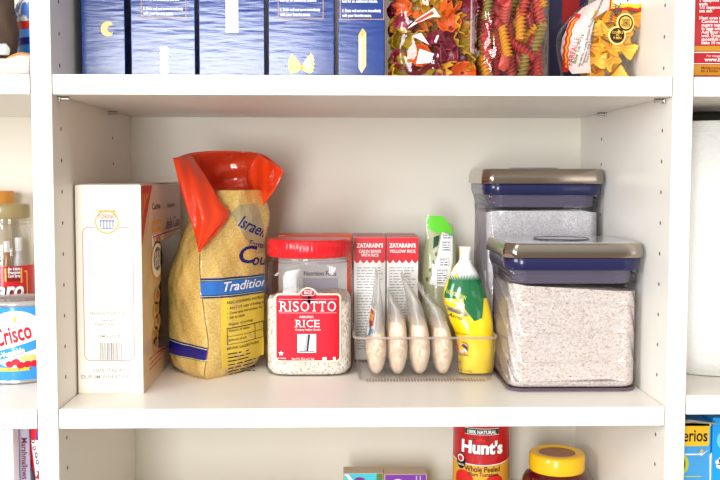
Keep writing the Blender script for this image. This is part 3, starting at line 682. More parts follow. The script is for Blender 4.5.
class Pillow:
    """soft bag: table of (z, x_left, x_right, y_centre, half_depth), optionally more pointed or boxy"""
    def __init__(s, tab, e=2.4, slope=0.0): s.tab = tab; s.e = e; s.slope = slope
    def at(s, z):
        T_ = s.tab; z = min(max(z, T_[0][0]), T_[-1][0])
        for i in range(len(T_)-1):
            if z <= T_[i+1][0]: break
        a, b = T_[i], T_[i+1]; a0 = T_[max(i-1, 0)]; b1 = T_[min(i+2, len(T_)-1)]; h = b[0]-a[0]; k = (z-a[0])/h; out = []
        for j in range(1, 5):
            m0 = (b[j]-a0[j])/max(b[0]-a0[0], 1e-6)*h; m1 = (b1[j]-a[j])/max(b1[0]-a[0], 1e-6)*h; k2, k3 = k*k, k**3
            out.append((2*k3-3*k2+1)*a[j]+(k3-2*k2+k)*m0+(-2*k3+3*k2)*b[j]+(k3-k2)*m1)
        return out
    def ring(s, z, n=40, g=0.0, w=0.0, ph=0.0):
        l, r, cy, b = s.at(z); a = max((r-l)/2-g, 0.0004); b = max(b-g, 0.0004)
        out = sq_ring((l+r)/2, cy, a, b, z, s.e, n)
        if w:
            for i, p in enumerate(out):
                q = w*(math.sin(7*2*PI*i/n+90*z+ph)+math.sin(3*2*PI*i/n-140*z+ph*2)); p.y += q*0.6; p.x += q*0.3
        if s.slope:
            z0, z1 = s.tab[0][0], s.tab[-1][0]; k = max(0, (z-z0)/(z1-z0)-0.4)/0.6
            for p in out: p.z += s.slope*k*k*(p.x-l)
        return out
    def mesh(s, m, nz=24, n=40, mi=0, g=0.0, w=0.0, z0=None, z1=None, cap1=True, ph=0.0):
        a, b = s.tab[0][0] if z0 is None else z0, s.tab[-1][0] if z1 is None else z1
        m.rings([s.ring(a+(b-a)*j/nz, n, g, w, ph) for j in range(nz+1)], mi, True, cap1); return m
    def fn(s, X, Z, off=0.0):
        l, r, cy, b = s.at(Z); a = max((r-l)/2, 1e-4); k = min(abs((X-(l+r)/2)/a), 0.98)
        return Vector((X, cy-b*(1-k**s.e)**(1/s.e)-off, Z))
film = clear('zip_bag_film', (0.97, 0.96, 0.95, 1), 0.12, 1.4, 0.30, (0.97, 0.96, 0.94, 1), bump=(60, 0.6))
oats = grain_mat('pearl_grain', [(0, srgb(244, 222, 188)), (0.35, srgb(234, 206, 168)), (0.6, srgb(250, 236, 210)), (0.85, srgb(216, 178, 134))], 360, (1, 1, 0.8), 0.7)
BZ = 0.0045
def pouch(xb, half, xt, ztop, zfill, y0, y1, label, gl, ph, logo=False):
    cy, hb = (y0+y1)/2, (y1-y0)/2; dx = xt-xb
    tab = [(BZ, xb-half*0.28, xb+half*0.28, cy, hb*0.55), (BZ+0.006, xb-half*0.62, xb+half*0.62, cy, hb*0.8), (0.022, xb-half*0.84, xb+half*0.84, cy, hb*0.9), (0.036, xb-half, xb+half, cy, hb*0.98), (zfill*0.82, xb-half*0.95+dx*0.05, xb+half*0.95+dx*0.05, cy, hb),
           (zfill, xb-half*0.72+dx*0.16, xb+half*0.80+dx*0.12, cy, hb*0.97), (zfill+(ztop-zfill)*0.45, xb-half*0.36+dx*0.5, xb+half*0.52+dx*0.36, cy, hb*0.92), (ztop-0.008, xt-0.0022, xt+0.0026, cy, hb*0.86), (ztop, xt-0.0010, xt+0.0012, cy, hb*0.84)]
    p = Pillow(tab, 2.9)
    t = thing('grain_pouch', label, 'pouch', (xb, cy, BZ), 'clear grain pouches in the bin')
    m = MB(); p.mesh(m, 34, 40, w=0.0006, ph=ph); m.build('film', film, t)
    m = MB(); q = [Vector((xt, cy+hb*0.8*(-1+2*i/8), ztop-0.007)) for i in range(9)]; m.tube(q, 0.0016, 6); m.build('zip_seal', film, t)
    if logo:
        # printed panel on the pouch's left face
        def lf(Y, Z, off=0.0):
            l, r, c, b = p.at(Z); k = min(abs((Y-c)/b), 0.95); return Vector(((l+r)/2-(r-l)/2*(1-k**2.2)**(1/2.2)-off, Y, Z))
        m = MB()
        for ya, yb, za, zb, mi, of in ((y0+0.006, y1-0.02, 0.060, 0.100, 0, 0.0006), (y0+0.010, y0+0.05, 0.076, 0.097, 1, 0.001), (y0+0.014, y0+0.04, 0.083, 0.093, 2, 0.0014), (y0+0.007, y0+0.03, 0.061, 0.072, 3, 0.001), (y0+0.02, y0+0.034, 0.072, 0.080, 4, 0.0014)):
            m.grid(lambda u, v: lf(ya+(yb-ya)*u, za+(zb-za)*v, of), 8, 6, mi)
        m.build('printed_label', [white, red_i, ora_i, pmat('teal_ink', srgb(60, 120, 150), 0.4), pmat('brown_ink', srgb(96, 60, 40), 0.4)], t)
    m = MB(); p.mesh(m, 14, 36, g=0.0006, z0=BZ+0.0015, z1=zfill); tag(m.build('grain', oats), gl, 'grain', kind='stuff')
pouch(0.4030, 0.0160, 0.4045, 0.150, 0.066, 0.158, 0.272, 'clear grain pouch with a red logo panel, leftmost in the bin', 'pale grain inside the leftmost pouch', 0.3, True)
pouch(0.4335, 0.0156, 0.4225, 0.122, 0.082, 0.158, 0.268, 'clear grain pouch, second from the left in the bin', 'pale grain inside the second pouch from the left', 1.4)
pouch(0.4655, 0.0164, 0.4440, 0.146, 0.078, 0.158, 0.275, 'clear grain pouch, third from the left in the bin with the tallest film top', 'pale grain inside the third pouch from the left', 2.6)
pouch(0.4985, 0.0158, 0.4690, 0.131, 0.074, 0.158, 0.270, 'clear grain pouch nearest the yellow bag in the bin', 'pale grain inside the pouch beside the yellow bag', 4.1)

# yellow rice bag
def row(y, xl, xr, Y, hb): a = atY(xl, y, Y); b = atY(xr, y, Y); return (a.z, a.x, b.x, Y, hb)
YB_ = 0.205
yb = Pillow([(BZ, 0.5275, 0.558, YB_, 0.012)]+[row(y, xl, xr, YB_, hb) for y, xl, xr, hb in ((374, 459, 489, .018), (360, 458, 492, .022), (335, 455, 493, .024), (318, 449, 492, .023), (297, 443, 487, .020), (280, 447, 481, .016), (268, 453, 475, .010), (261, 459, 470.5, .006), (255, 459.5, 470, .005), (246.5, 459, 472, .0035))], 2.3)
t = thing('yellow_rice_bag', 'yellow and green rice bag with knotted white top standing in the bin', 'bag', (0.54, YB_, BZ))
yfilm = pmat('yellow_bag_film', srgb(248, 214, 10), 0.35, coat=1, coat_rough=0.08, bump=(30, 0.6))
m = MB(); zg = atY(465, 300, YB_).z; yb.mesh(m, 60, 48, w=0.0007); m.build('bag_film', yfilm, t)
gfilm = pmat('green_bag_film', srgb(14, 104, 56), 0.35, coat=1, coat_rough=0.08, bump=(30, 0.6)); wfilm = pmat('white_bag_film', srgb(232, 230, 226), 0.35, coat=1, coat_rough=0.1, bump=(40, 0.6))
m = MB()
def YP(u, v): p = hit(u, v, yb.fn, YB_); return p
def band(m, vt, vb, mi, off, zig=0):
    """print all round the front between two heights (photo rows), optionally with a jagged upper edge"""
    zt, zb = atY(465, vt, YB_).z, atY(465, vb, YB_).z; n = 40; vs = []; fs_ = []
    for i in range(n+1):
        k = -0.97+1.94*i/n; ztt = zt+(zig*(1 if i % 2 else -0.6) if zig else 0)
        for j in range(7):
            z = zb+(ztt-zb)*j/6; l, r, cy, b = yb.at(z); vs.append(yb.fn((l+r)/2+(r-l)/2*k, z, off))
    for i in range(n):
        for j in range(6): a = i*7+j; fs_.append([a, a+7, a+8, a+1])
    m.add(vs, fs_, mi, True)
band(m, 246.8, 284, 0, 0.0008); 
m.build('white_top', [wfilm], t)
m = MB(); band(m, 277, 297, 0, 0.0013, 0.006)
m.poly([YP(u, v) for u, v in ((462, 286), (478, 280), (483.5, 300), (482, 318), (474, 321), (464, 308))], yb.fn, 0, 0.004, 0.005, 0.0017)
q = YP(452, 296); m.text('LONG GRAIN', q[0]-0.008, q[1]+0.005, 0.0075, yb.fn, 1, 0.02, align='LEFT', off=0.002, ds=0.004, rot=-0.35, fit=0.028)
q = YP(449, 303); m.text('ENRICHED RICE', q[0]-0.004, q[1]+0.004, 0.0045, yb.fn, 2, 0.0, align='LEFT', off=0.002, ds=0.004, rot=-0.3, fit=0.026)
m.build('green_band', [gfilm, limel, whink], t)
m = MB()
m.poly([YP(u, v) for u, v in ((446, 304.5), (467, 311.5), (468, 317), (447, 310))], yb.fn, 2, 0.004, off=0.0016)
q = YP(447, 309); m.text('WEHANI EXTRA', q[0], q[1]-0.0005, 0.0062, yb.fn, 0, 0.02, align='LEFT', off=0.002, ds=0.004, rot=-0.32, fit=0.027)
q = YP(448, 315.5); m.text('Arroz', q[0], q[1], 0.008, yb.fn, 0, 0.01, align='LEFT', off=0.0016, ds=0.004, rot=-0.25)
q = YP(463, 334.5); m.text('Extra Long Grain', q[0], q[1], 0.004, yb.fn, 0, 0.0, off=0.0016, fit=0.018)
q = YP(462.5, 347)
m.disc(q[0], q[1], 0.0078, 0.0080, yb.fn, 1, off=0.0012); m.disc(q[0]+0.0016, q[1]-0.0012, 0.0056, 0.0066, yb.fn, 3, off=0.0015)
m.poly([(q[0]-0.005, q[1]-0.001), (q[0]+0.001, q[1]+0.0055), (q[0]+0.0065, q[1]+0.001), (q[0]+0.0072, q[1]-0.006), (q[0]+0.003, q[1]-0.0015), (q[0]-0.0005, q[1]+0.0015)], yb.fn, 0, off=0.0018)
m.rect(q[0]-0.006, q[0]+0.003, q[1]-0.0095, q[1]-0.0055, yb.fn, 1, off=0.0018); m.text('RICE', q[0]-0.0015, q[1]-0.0090, 0.004, yb.fn, 3, 0.02, off=0.0021, fit=0.007)
q = YP(463, 355.5); m.text('LONG GRAIN', q[0], q[1], 0.0036, yb.fn, 0, 0.02, off=0.0016, fit=0.014)
q = YP(458.5, 363); m.text('RT', q[0], q[1], 0.005, yb.fn, 0, 0.02, off=0.0016)
q = YP(465, 371.5); m.text('5 lb  2.27 kg', q[0], q[1], 0.005, yb.fn, 0, 0.01, off=0.0016, fit=0.018)
m.build('bag_print', [ink, pmat('badge_red', srgb(208, 24, 28), 0.4), greyt, whink], t)
m = MB(); c = atY(465.5, 258, YB_); m.tube([(c.x+0.0085*math.cos(2*PI*i/20), c.y+0.0062*math.sin(2*PI*i/20), c.z-0.004) for i in range(20)], 0.0014, 6, 0, True); m.build('tie', wfilm, t)

# green-tipped bag at the back
GY = 0.325
gb = Pillow([(BZ, 0.474, 0.518, GY, 0.010), (0.02, 0.470, 0.522, GY, 0.022)]+[row(y, xl, xr, GY, hb) for y, xl, xr, hb in ((330, 420, 455, .024), (290, 421, 456, .022), (260, 423, 456, .018), (240, 425, 455.5, .012), (226, 425.5, 453.5, .006), (214.5, 425.5, 453, .002))], 2.4, -0.36)
t = thing('grain_bag', 'tall green-tipped grain bag standing at the back of the bin', 'bag', (0.497, GY, BZ))
m = MB(); gb.mesh(m, 40, 40, w=0.0006); m.build('bag_film', pmat('khaki_bag_film', srgb(178, 180, 142), 0.35, coat=1, coat_rough=0.1, bump=(30, 0.5)), t)
def GP(u, v): return hit(u, v, gb.fn, GY)
m = MB(); m.poly([GP(u, v) for u, v in ((425.5, 215.3), (442, 216), (448, 222), (453.5, 232), (453, 236), (447, 231), (440, 234), (428, 229))], gb.fn, 0, 0.004, 0.005, 0.0007); m.build('green_header', pmat('leaf_green_film', srgb(96, 206, 36), 0.35, coat=1, coat_rough=0.1), t)
m = MB(); m.poly([GP(u, v) for u, v in ((442, 232), (452.5, 236), (452.5, 262), (447, 287), (429, 284), (436, 262))], gb.fn, 0, 0.004, 0.006, 0.0007)
for u0, u1, v0, v1 in ((443, 451, 234, 238.5), (442.5, 450, 241, 251), (440, 449, 258, 266), (437, 447, 269, 284)):
    a, b = GP(u0, v1), GP(u1, v0); m.frame(a[0], b[0], a[1], b[1], 0.0005, gb.fn, 1, off=0.001, ds=0.004); para(m, gb.fn, a[0]+0.001, b[0]-0.001, b[1]-0.0005, a[1]+0.0005, max(2, int((v1-v0)/2.2)), 1, 0.35, 0.2, off=0.001, ds=0.004, seed=v1)
m.poly([GP(u, v) for u, v in ((433.5, 237), (439.5, 235), (438, 245), (433, 249))], gb.fn, 2, 0.004, off=0.0009)
for k, (u, v) in enumerate(((436, 254), (433.5, 262), (430, 270), (427, 279))): q = GP(u, v); m.disc(q[0], q[1], 0.0018, 0.0034, gb.fn, 3, off=0.0009)
m.build('info_panel', [whink, dgrey, pmat('forest_green', srgb(24, 70, 44), 0.4), pmat('olive_ink', srgb(110, 104, 70), 0.4)], t)

# ------------------------------------------------------------------ push-button canisters
def canister(y0, y1, zt, rice_f, label, rlabel, lid_th, seed):
    xl, xr = 0.5670, 0.7572; bl, br = xl+0.0085, xr-0.0055; bl2, br2 = bl, br
    t = thing('canister', label, 'canister', ((xl+xr)/2, (y0+y1)/2, 0))
    def oct_ring(g, z, ch=0.013, yg=None):
        a, b, c, d = xl+g, xr-g, y0+g, y1-g; k = ch
        pts = [(a+k, c), (b-k, c), (b, c+k), (b, d-k), (b-k, d), (a+k, d), (a, d-k), (a, c+k)]
        out = []; n = len(pts)
        for i in range(n):                                             # soften each of the eight corners
            p = Vector((*pts[i], z)); pa = Vector((*pts[i-1], z)); pb = Vector((*pts[(i+1) % n], z)); r = 0.0042
            p0 = p+(pa-p).normalized()*r; p1 = p+(pb-p).normalized()*r
            for j in range(5): u = j/4; out.append((1-u)**2*p0+2*u*(1-u)*p+u*u*p1)
        return out
    zl = zt-lid_th
    m = MB(); m.rings([oct_ring(0.004, zl), oct_ring(0.0002, zl+0.0006), oct_ring(0.0002, zl+lid_th*0.45), oct_ring(0.0025, zt-0.0018), oct_ring(0.0045, zt), oct_ring(0.006, zt+0.0002)], 0, True, True)
    m.build('lid', pmat('brushed_steel_lid', srgb(176, 164, 150), 0.17, 1.0), t)
    m = MB(); m.rings([oct_ring(0.009, zt+0.0002, 0.012), oct_ring(0.0095, zt+0.0010, 0.012)], 0, False, True); m.build('lid_plate', pmat('lid_plate_grey', srgb(172, 172, 176), 0.2, coat=0.6), t)
    cx, cy = (xl+xr)/2, (y0+y1)/2
    m = MB(); m.lathe([(0.0001, zt+0.0024), (0.034, zt+0.0024), (0.036, zt+0.0018), (0.036, zt+0.0008)][::-1], cx, cy, 48); m.build('push_button', pmat('button_grey', srgb(150, 152, 160), 0.2, coat=0.8), t)
    m = MB(); m.tube([(cx+0.0385*math.cos(2*PI*i/48), cy+0.0385*math.sin(2*PI*i/48), zt+0.0014) for i in range(48)], 0.0014, 6, 0, True); m.build('button_ring', pmat('button_ring_dark', srgb(60, 62, 74), 0.3, coat=0.5), t)
    bod = clear('canister_plastic', (0.87, 0.85, 0.88, 1), 0.04, 1.6, edge=(0.22, 0.18, 0.30, 1))
    def br_(g, z, r): return rr_ring(bl+g, br-g, y0+0.0085+g, y1-0.0085-g, r, z, 8)
    def mixr(k, z): a = rr_ring(bl, br, y0+0.0085, y1-0.0085, 0.020, z, 9); o = rr_ring(xl+0.002, xr-0.002, y0+0.002, y1-0.002, 0.028, z, 9); return [p+(q-p)*k for p, q in zip(a, o)]
    m = MB(); m.rings([br_(0.010, 0.0030, 0.014), br_(0.004, 0.0036, 0.018), br_(0.001, 0.0065, 0.020), br_(0, 0.012, 0.020)]+[mixr(0, z) for z in (0.014, 0.04, 0.08, 0.12, zl-0.034, zl-0.032)]+[mixr(k, zl-dz) for k, dz in ((0.08, .028), (0.35, .021), (0.7, .014), (0.92, .007), (1, .0005))], 0, True)
    m.build('body', bod, t)
    m = MB(); m.rings([mixr(k, z) for k, z in ((0.42, zl-0.0165), (0.6, zl-0.016), (0.86, zl-0.0085), (0.90, zl-0.0006), (0.4, zl-0.0004))], 0, True, True); m.build('gasket', pmat('navy_gasket', srgb(30, 32, 74), 0.3, coat=0.5), t)
    m = MB(); m.rings([br_(0.012, zl-0.036, 0.016), br_(0.008, zl-0.034, 0.018), br_(0.006, zl-0.0166, 0.02)], 0, True, True); m.build('lid_seal', pmat('shaded_seal', srgb(104, 98, 116), 0.35, coat=0.4), t)  # inner seal, its purple-grey also paints the shadow under the lid
    m = MB(); m.tube(br_(0.0012, 0.0034, 0.02), 0.0018, 6, 0, True)
    for px, py in ((bl+0.018, y0+0.024), (br-0.018, y0+0.024), (bl+0.018, y1-0.024), (br-0.018, y1-0.024)): m.lathe([(0.0001, 0), (0.008, 0), (0.008, 0.0032), (0.0001, 0.0032)], px, py, 16)
    m.build('base_foot', pmat('plum_base', srgb(96, 70, 92), 0.3, coat=0.4), t)
    m = MB(); rs = [br_(0.0085, 0.0052, 0.014), br_(0.003, 0.008, 0.018), br_(0.0022, 0.014, 0.018)]
    rng = random.Random(seed)
    def top(p, k): return Vector((p.x, p.y, rice_f(p.x)+0.0018*math.sin(40*p.x+30*p.y+seed)+0.0012*math.sin(110*p.x-70*p.y)))
    base = br_(0.0022, 0, 0.018); c0 = Vector((cx, cy, 0))
    for k in (1.0, 0.92, 0.8, 0.65, 0.48, 0.3, 0.12): rs.append([top(c0+(p-c0)*k, k) for p in base])
    m.rings(rs, 0, True, True); tag(m.build('rice', RC[seed]), rlabel, 'rice', kind='stuff')
RC = {1: grain_mat('long_grain_rice', [(0, srgb(234, 224, 206)), (0.35, srgb(222, 210, 190)), (0.55, srgb(242, 235, 222)), (0.90, srgb(208, 188, 170)), (0.985, srgb(198, 160, 126))], 420, (1, 1, 1.6), 0.5),
      2: grain_mat('white_rice', [(0, srgb(240, 238, 234)), (0.4, srgb(226, 224, 220)), (0.7, srgb(250, 250, 246))], 420, (1, 1, 1.3), 0.8)}
canister(0.075, 0.247, 0.2003, lambda x: 0.1435-0.010*(x-0.57)/0.18, 'square clear canister with bronze steel lid standing in front at right', 'long grain rice filling the front canister', 0.0192, 1)
canister(0.270, 0.440, 0.3003, lambda x: 0.2335+0.0035*math.sin((x-0.57)*17), 'taller clear canister with steel lid standing behind the front canister', 'white rice filling the taller rear canister', 0.0226, 2)
# ------------------------------------------------------------------ upper shelf: blue pasta boxes
ZS = H+T
foil = pmat('blue_foil_card', srgb(2, 46, 120), 0.6, 0.0, 1.0, 0.155, 1.55, (60, 0.085, (0.35, 1, 2.6)), 0.0)
goldi = pmat('gold_ink', srgb(206, 160, 84), 0.4); pasta_y = pmat('pasta_ink', srgb(240, 208, 140), 0.45); pasta_p = pmat('pasta_pale_ink', srgb(250, 232, 196), 0.45); pasta_d = pmat('pasta_shade_ink', srgb(222, 172, 92), 0.45)
BY = 0.100
LINES = ['boil for 7 minutes, stirring', 'occasionally. For more tender pasta,', 'boil for an additional minute.', '', '5. Drain well and serve immediately', 'with your favorite sauce.']
IM = MB()
def pasta_carton(ul, ur, label, pic, yaw):
    x0, x1 = P(ul, 70, BY)[0], P(ur, 70, BY)[0]; cx, cy = (x0+x1)/2, BY+0.03; hw = (x1-x0)/2
    ca, sa = math.cos(yaw), math.sin(yaw)
    def rt(v): return Vector((cx+(v[0]-cx)*ca-(v[1]-cy)*sa, cy+(v[0]-cx)*sa+(v[1]-cy)*ca, v[2]))
    t = thing('pasta_box', label, 'box', (cx, cy, ZS), 'blue pasta boxes on the upper shelf')
    m = MB(); m.box(x0, x1, BY, BY+0.15, ZS, ZS+0.235, 0, 0.0012, 2, rt); m.build('carton', foil, t)
    m = MB(); m.box(x0+0.002, x1-0.002, BY+0.003, BY+0.147, ZS+0.235, ZS+0.2362, 0, 0, 2, rt); m.build('top_flap', foil, t)
    m = MB(); f0 = FR(BY); f = lambda s_, t_, off=0.0: rt(f0(s_, t_, off))
    IM.__init__(); pic(m, f, x0, x1)
    if IM.v: IM.build('cooking_text', [whink, goldi], t)
    m.build('front_print', [whink, goldi, pasta_y, pasta_p, pasta_d], t)
def instr(m, f, ul, ur, vb):
    m = IM
    a = P(ul, vb, BY); b = P(ur, vb, BY); m.frame(a[0], b[0], a[1], a[1]+0.075, 0.0007, f, 1)
    for k, bd in enumerate(LINES):
        z = a[1]+0.0035+(len(LINES)-1-k)*0.0062
        if bd: m.text(bd, a[0]+0.0028, z, 0.0056, f, 0, 0.02, align='LEFT', off=0.0006, fit=(b[0]-a[0]-0.007)*min(1, len(bd)/33))
    para(m, f, a[0]+0.003, b[0]-0.003, a[1]+0.072, a[1]+0.042, 5, 0, 0.35, 0.2, seed=3)
def px(u, v): return P(u, v, BY)
def pic_elbow(m, f, x0, x1):
    c = px(107.5, 29); pts = []
    for k in range(13): a = math.radians(60+240*k/12); pts.append((c[0]+0.0095*math.cos(a), c[1]+0.0098*math.sin(a)))
    for k in range(13): a = math.radians(300-240*k/12); pts.append((c[0]+0.0042+0.0050*math.cos(a), c[1]+0.0048*math.sin(a)))
    m.poly(pts, f, 2)
def pic_ruffle(m, f, x0, x1):
    instr(m, f, 141, 186, 17.5); a, b = px(160.5, 73.5), px(167.5, 46.5); pts = []
    n = 12
    for k in range(n+1): pts.append((b[0]+(0.0012 if k % 2 else -0.0006), a[1]+(b[1]-a[1])*k/n))
    for k in range(n+1): pts.append((a[0]-(0.0012 if k % 2 else -0.0006), b[1]+(a[1]-b[1])*k/n))
    m.poly(pts, f, 3)
def pic_strip(m, f, x0, x1):
    a, b = px(226, 33), px(238, -30); m.rect(a[0], b[0], a[1], b[1], f, 3)
def pic_bow(m, f, x0, x1):
    instr(m, f, 278.5, 324, 18.5)
    pts = [(302, 66.5), (299, 61), (292.5, 54), (289, 60), (288.5, 68), (291, 73.5), (297.5, 72.5), (301.5, 69.5), (306, 72), (311, 73.5)]
    z = [(314.5, 71), (313, 69.2), (315.5, 68), (313.6, 66), (315.8, 64), (313.8, 62), (315.3, 60), (313.5, 58), (314.2, 55.5), (311.5, 53)]
    pts = pts+z+[(306, 59.5)]
    m.poly([px(*p) for p in pts], f, 2); m.poly([px(*p) for p in ((300, 67.5), (302, 65), (304, 67.5), (302, 70))], f, 4, off=0.0006)
    m.poly([px(*p) for p in ((304.5, 63), (311, 56), (312, 66), (309, 71))], f, 3, off=0.0006)
def pic_penne(m, f, x0, x1):
    instr(m, f, 341, 385, 19.5)
    m.poly([px(*p) for p in ((363.5, 28), (359.5, 35), (359.5, 68), (362.5, 73.5), (367, 66), (367, 33))], f, 2); m.poly([px(*p) for p in ((363.5, 28), (360.5, 35), (363, 37.5), (366.2, 33))], f, 4, off=0.0006)
    m.poly([px(*p) for p in ((361, 38), (363, 39.5), (363, 71), (361, 69))], f, 3, off=0.0006)
pasta_carton(81.5, 125, 'blue pasta box with elbow picture, leftmost on the upper shelf', pic_elbow, 0.02)
pasta_carton(131, 195.3, 'blue pasta box with a white ruffled strip picture', pic_ruffle, 0.012)
pasta_carton(199.3, 265, 'blue pasta box with a long pale noodle picture', pic_strip, -0.006)
pasta_carton(269, 335, 'blue pasta box with a bow-tie picture', pic_bow, -0.025)
pasta_carton(339, 385.5, 'blue pasta box with a penne tube picture, beside the bag of coloured pasta', pic_penne, -0.04)

# ------------------------------------------------------------------ upper shelf: bags of coloured pasta
wrap = clear('cellophane', (0.98, 0.98, 0.98, 1), 0.05, 1.5, 0.0, bump=(28, 1.0))
def rotini_mesh(m, L=0.052, r=0.0082, turns=8.5):
    def fn(u, v):
        th = 2*PI*u; rr = r*(0.76+0.24*math.cos(2*th-2*PI*turns*v*1.0))
        e = 1.0 if 0.04 < v < 0.96 else 0.75
        return Vector((rr*e*math.cos(th), rr*e*math.sin(th), (v-0.5)*L))
    m.grid(fn, 16, 96, 0, closeu=True); n = 16
    m.add([fn(i/n, 0) for i in range(n)], [list(range(n))[::-1]]); m.add([fn(i/n, 1) for i in range(n)], [list(range(n))])
def bowl_mesh(m, r=0.0165):
    def fn(u, v):
        th = 2*PI*u; q = r*(0.12+0.88*v); w = 0.0028*v**3*math.sin(8*th)
        return Vector((q*math.cos(th), q*math.sin(th)*0.85, -0.011*(1-v*v)+w))
    m.grid(fn, 48, 10, 0, closeu=True)
def curl_mesh(m, L=0.036):
    def fn(u, v):
        a = (u-0.5)*3.6; R_ = 0.012; wv = 0.0030*math.sin(26*u)*abs(2*v-1)**2
        return Vector((R_*math.sin(a), (v-0.5)*0.017+wv, R_*math.cos(a)*0.8+wv))
    m.grid(fn, 44, 8, 0)
def bow_mesh(m, L=0.040):
    def fn(u, v):
        x = (u-0.5)*2; y = (v-0.5)*2; h = 0.0125*(0.36+0.64*min(1, abs(x)*1.5)); zx = 0.0012*(math.sin(16*y) if abs(x) > 0.96 else 0)
        pl = 0.0040*math.cos(3*PI*y)*(1-min(1, abs(x)*1.25))+0.0022*math.sin(2.2*y)*abs(x)
        return Vector((x*L/2+zx, y*h, pl+0.003*x*x))
    m.grid(fn, 30, 14, 0)
def piece_protos(kind, fn, cols, mod=None, park=(0.2, 0.2, 0.7)):
    out = []
    for nm, col in cols:
        m = MB(); fn(m); o = m.build(kind, pmat('pasta_'+nm.replace('-', '_').replace(' ', '_'), col, 0.42, coat=0.25, coat_rough=0.2), base=(0, 0, 0), mod=mod); out.append([nm, o, False])
    return out
def place(pr, loc, rot, label, group, scale=1.0):
    nm, o, used = pr
    if used: o = o.copy(); C.objects.link(o)
    pr[2] = True; o.location = loc; o.rotation_euler = rot; o.scale = (scale,)*3
    return tag(o, label, 'pasta', group)
def bag_shell(name, label, tab, e, loc):
    pl = Pillow(tab, e); t = thing(name, label, 'bag', loc); m = MB(); pl.mesh(m, 44, 56, w=0.0008); m.build('cellophane', wrap, t); return pl, t
xa, xb = P(394.5, 40, 0.1)[0], P(476.5, 40, 0.1)[0]; cyb = 0.138
rng = random.Random(21)
pl1, t = bag_shell('ruffled_pasta_bag', 'clear bag of multicoloured ruffled pasta beside the blue boxes', [(ZS+0.0006, xa+0.006, xb-0.006, cyb, 0.030), (ZS+0.01, xa+0.001, xb-0.001, cyb, 0.040), (ZS+0.07, xa, xb, cyb, 0.042), (ZS+0.165, xa+0.002, xb-0.003, cyb, 0.038), (ZS+0.20, xa+0.012, xb-0.012, cyb, 0.016), (ZS+0.225, xa+0.010, xb-0.010, cyb, 0.004)], 5.0, ((xa+xb)/2, cyb, ZS))
f = lambda X, Z, off=0.0: pl1.fn(X, Z, off)
def q1(u, v): p = atY(u, v, 0.097); return (p.x, p.z)
m = MB(); m.poly([q1(*p) for p in ((470.5, 52), (476, 53.5), (477, -20), (471.5, -20))], f, 0, 0.004, 0.006, 0.0006)
a = q1(473.8, 48); m.text('Keep in a cool dry place. Best before date see pack', a[0]+0.001, a[1], 0.006, f, 1, align='LEFT', off=0.001, rot=PI/2, sx=0.6)
m.build('side_label', [pmat('label_pink_white', srgb(222, 190, 190), 0.5), dgrey], t)
m = MB()  # white window glints painted onto the film, with a streak of rust print
for pts in (((407, 29), (417, 19), (434, 8), (440, 17), (432, 17), (418, 23)), ((419.5, 49), (434, 54), (429.5, 63), (416, 64)), ((412, 36), (421, 33), (429, 45)), ((437, 35), (439, 35.5), (436, 43), (434, 42))):
    m.poly([q1(*p) for p in pts], f, 0, 0.004, 0.005, 0.0007)
m.poly([q1(*p) for p in ((414, 22), (432, 11), (434, 14), (417, 23))], f, 1, 0.004, 0.005, 0.0014)
m.build('painted_glints_print', [pmat('painted_glint_white', srgb(240, 234, 232), 0.4), pmat('lettering_rust', srgb(180, 70, 40), 0.4)], t)
COL1 = [('orange', srgb(216, 92, 20)), ('magenta', srgb(134, 24, 50)), ('olive yellow', srgb(168, 134, 26)), ('golden', srgb(204, 146, 34))]
b1 = piece_protos('ruffled_pasta', bowl_mesh, COL1, solid(0.0016)); c1 = piece_protos('pasta_curl', curl_mesh, COL1, solid(0.0016))
G1 = 'ruffled pasta inside the clear bag'
for ly in range(4):
    for r_ in range(6):
        for c_ in range(5):
            x = xa+0.013+c_*(xb-xa-0.026)/4+rng.uniform(-.003, .003); z = ZS+0.014+r_*0.0225+rng.uniform(-.003, .003); y = cyb-0.026+ly*0.019+(0.004 if (r_+c_) % 2 else 0)
            k = rng.randrange(4); kk = 1 if (r_ < 3 and 1 < c_ < 4 and rng.random() < 0.3) else k
            if rng.random() < 0.55: place(b1[kk], (x, y, z), (PI/2+rng.uniform(-.7, .7), rng.uniform(-.7, .7), rng.uniform(-1, 1)), COL1[kk][0]+' ruffled bowl-shaped pasta inside the clear bag beside the penne box', G1, 1.05)
            else: place(c1[kk], (x, y, z), (rng.uniform(-1, 1)-PI/2, rng.uniform(-1.5, 1.5), rng.uniform(-3, 3)), COL1[kk][0]+' ruffled pasta curl inside the clear bag beside the penne box', G1, 1.05)
xa, xb = P(479, 40, 0.1)[0], P(551, 40, 0.1)[0]
pl2, t = bag_shell('rotini_bag', 'clear bag of red and yellow rotini spirals, second bag from the blue boxes', [(ZS+0.0006, xa+0.006, xb-0.006, cyb, 0.030), (ZS+0.01, xa+0.001, xb-0.001, cyb, 0.040), (ZS+0.07, xa, xb, cyb, 0.042), (ZS+0.165, xa+0.002, xb-0.003, cyb, 0.038), (ZS+0.20, xa+0.012, xb-0.012, cyb, 0.016), (ZS+0.225, xa+0.010, xb-0.010, cyb, 0.004)], 5.0, ((xa+xb)/2, cyb, ZS))
COL2 = [('brick red', srgb(160, 46, 44)), ('yellow', srgb(204, 138, 36)), ('olive', srgb(138, 118, 58)), ('salmon red', srgb(184, 72, 60))]
r2 = piece_protos('rotini', rotini_mesh, COL2)
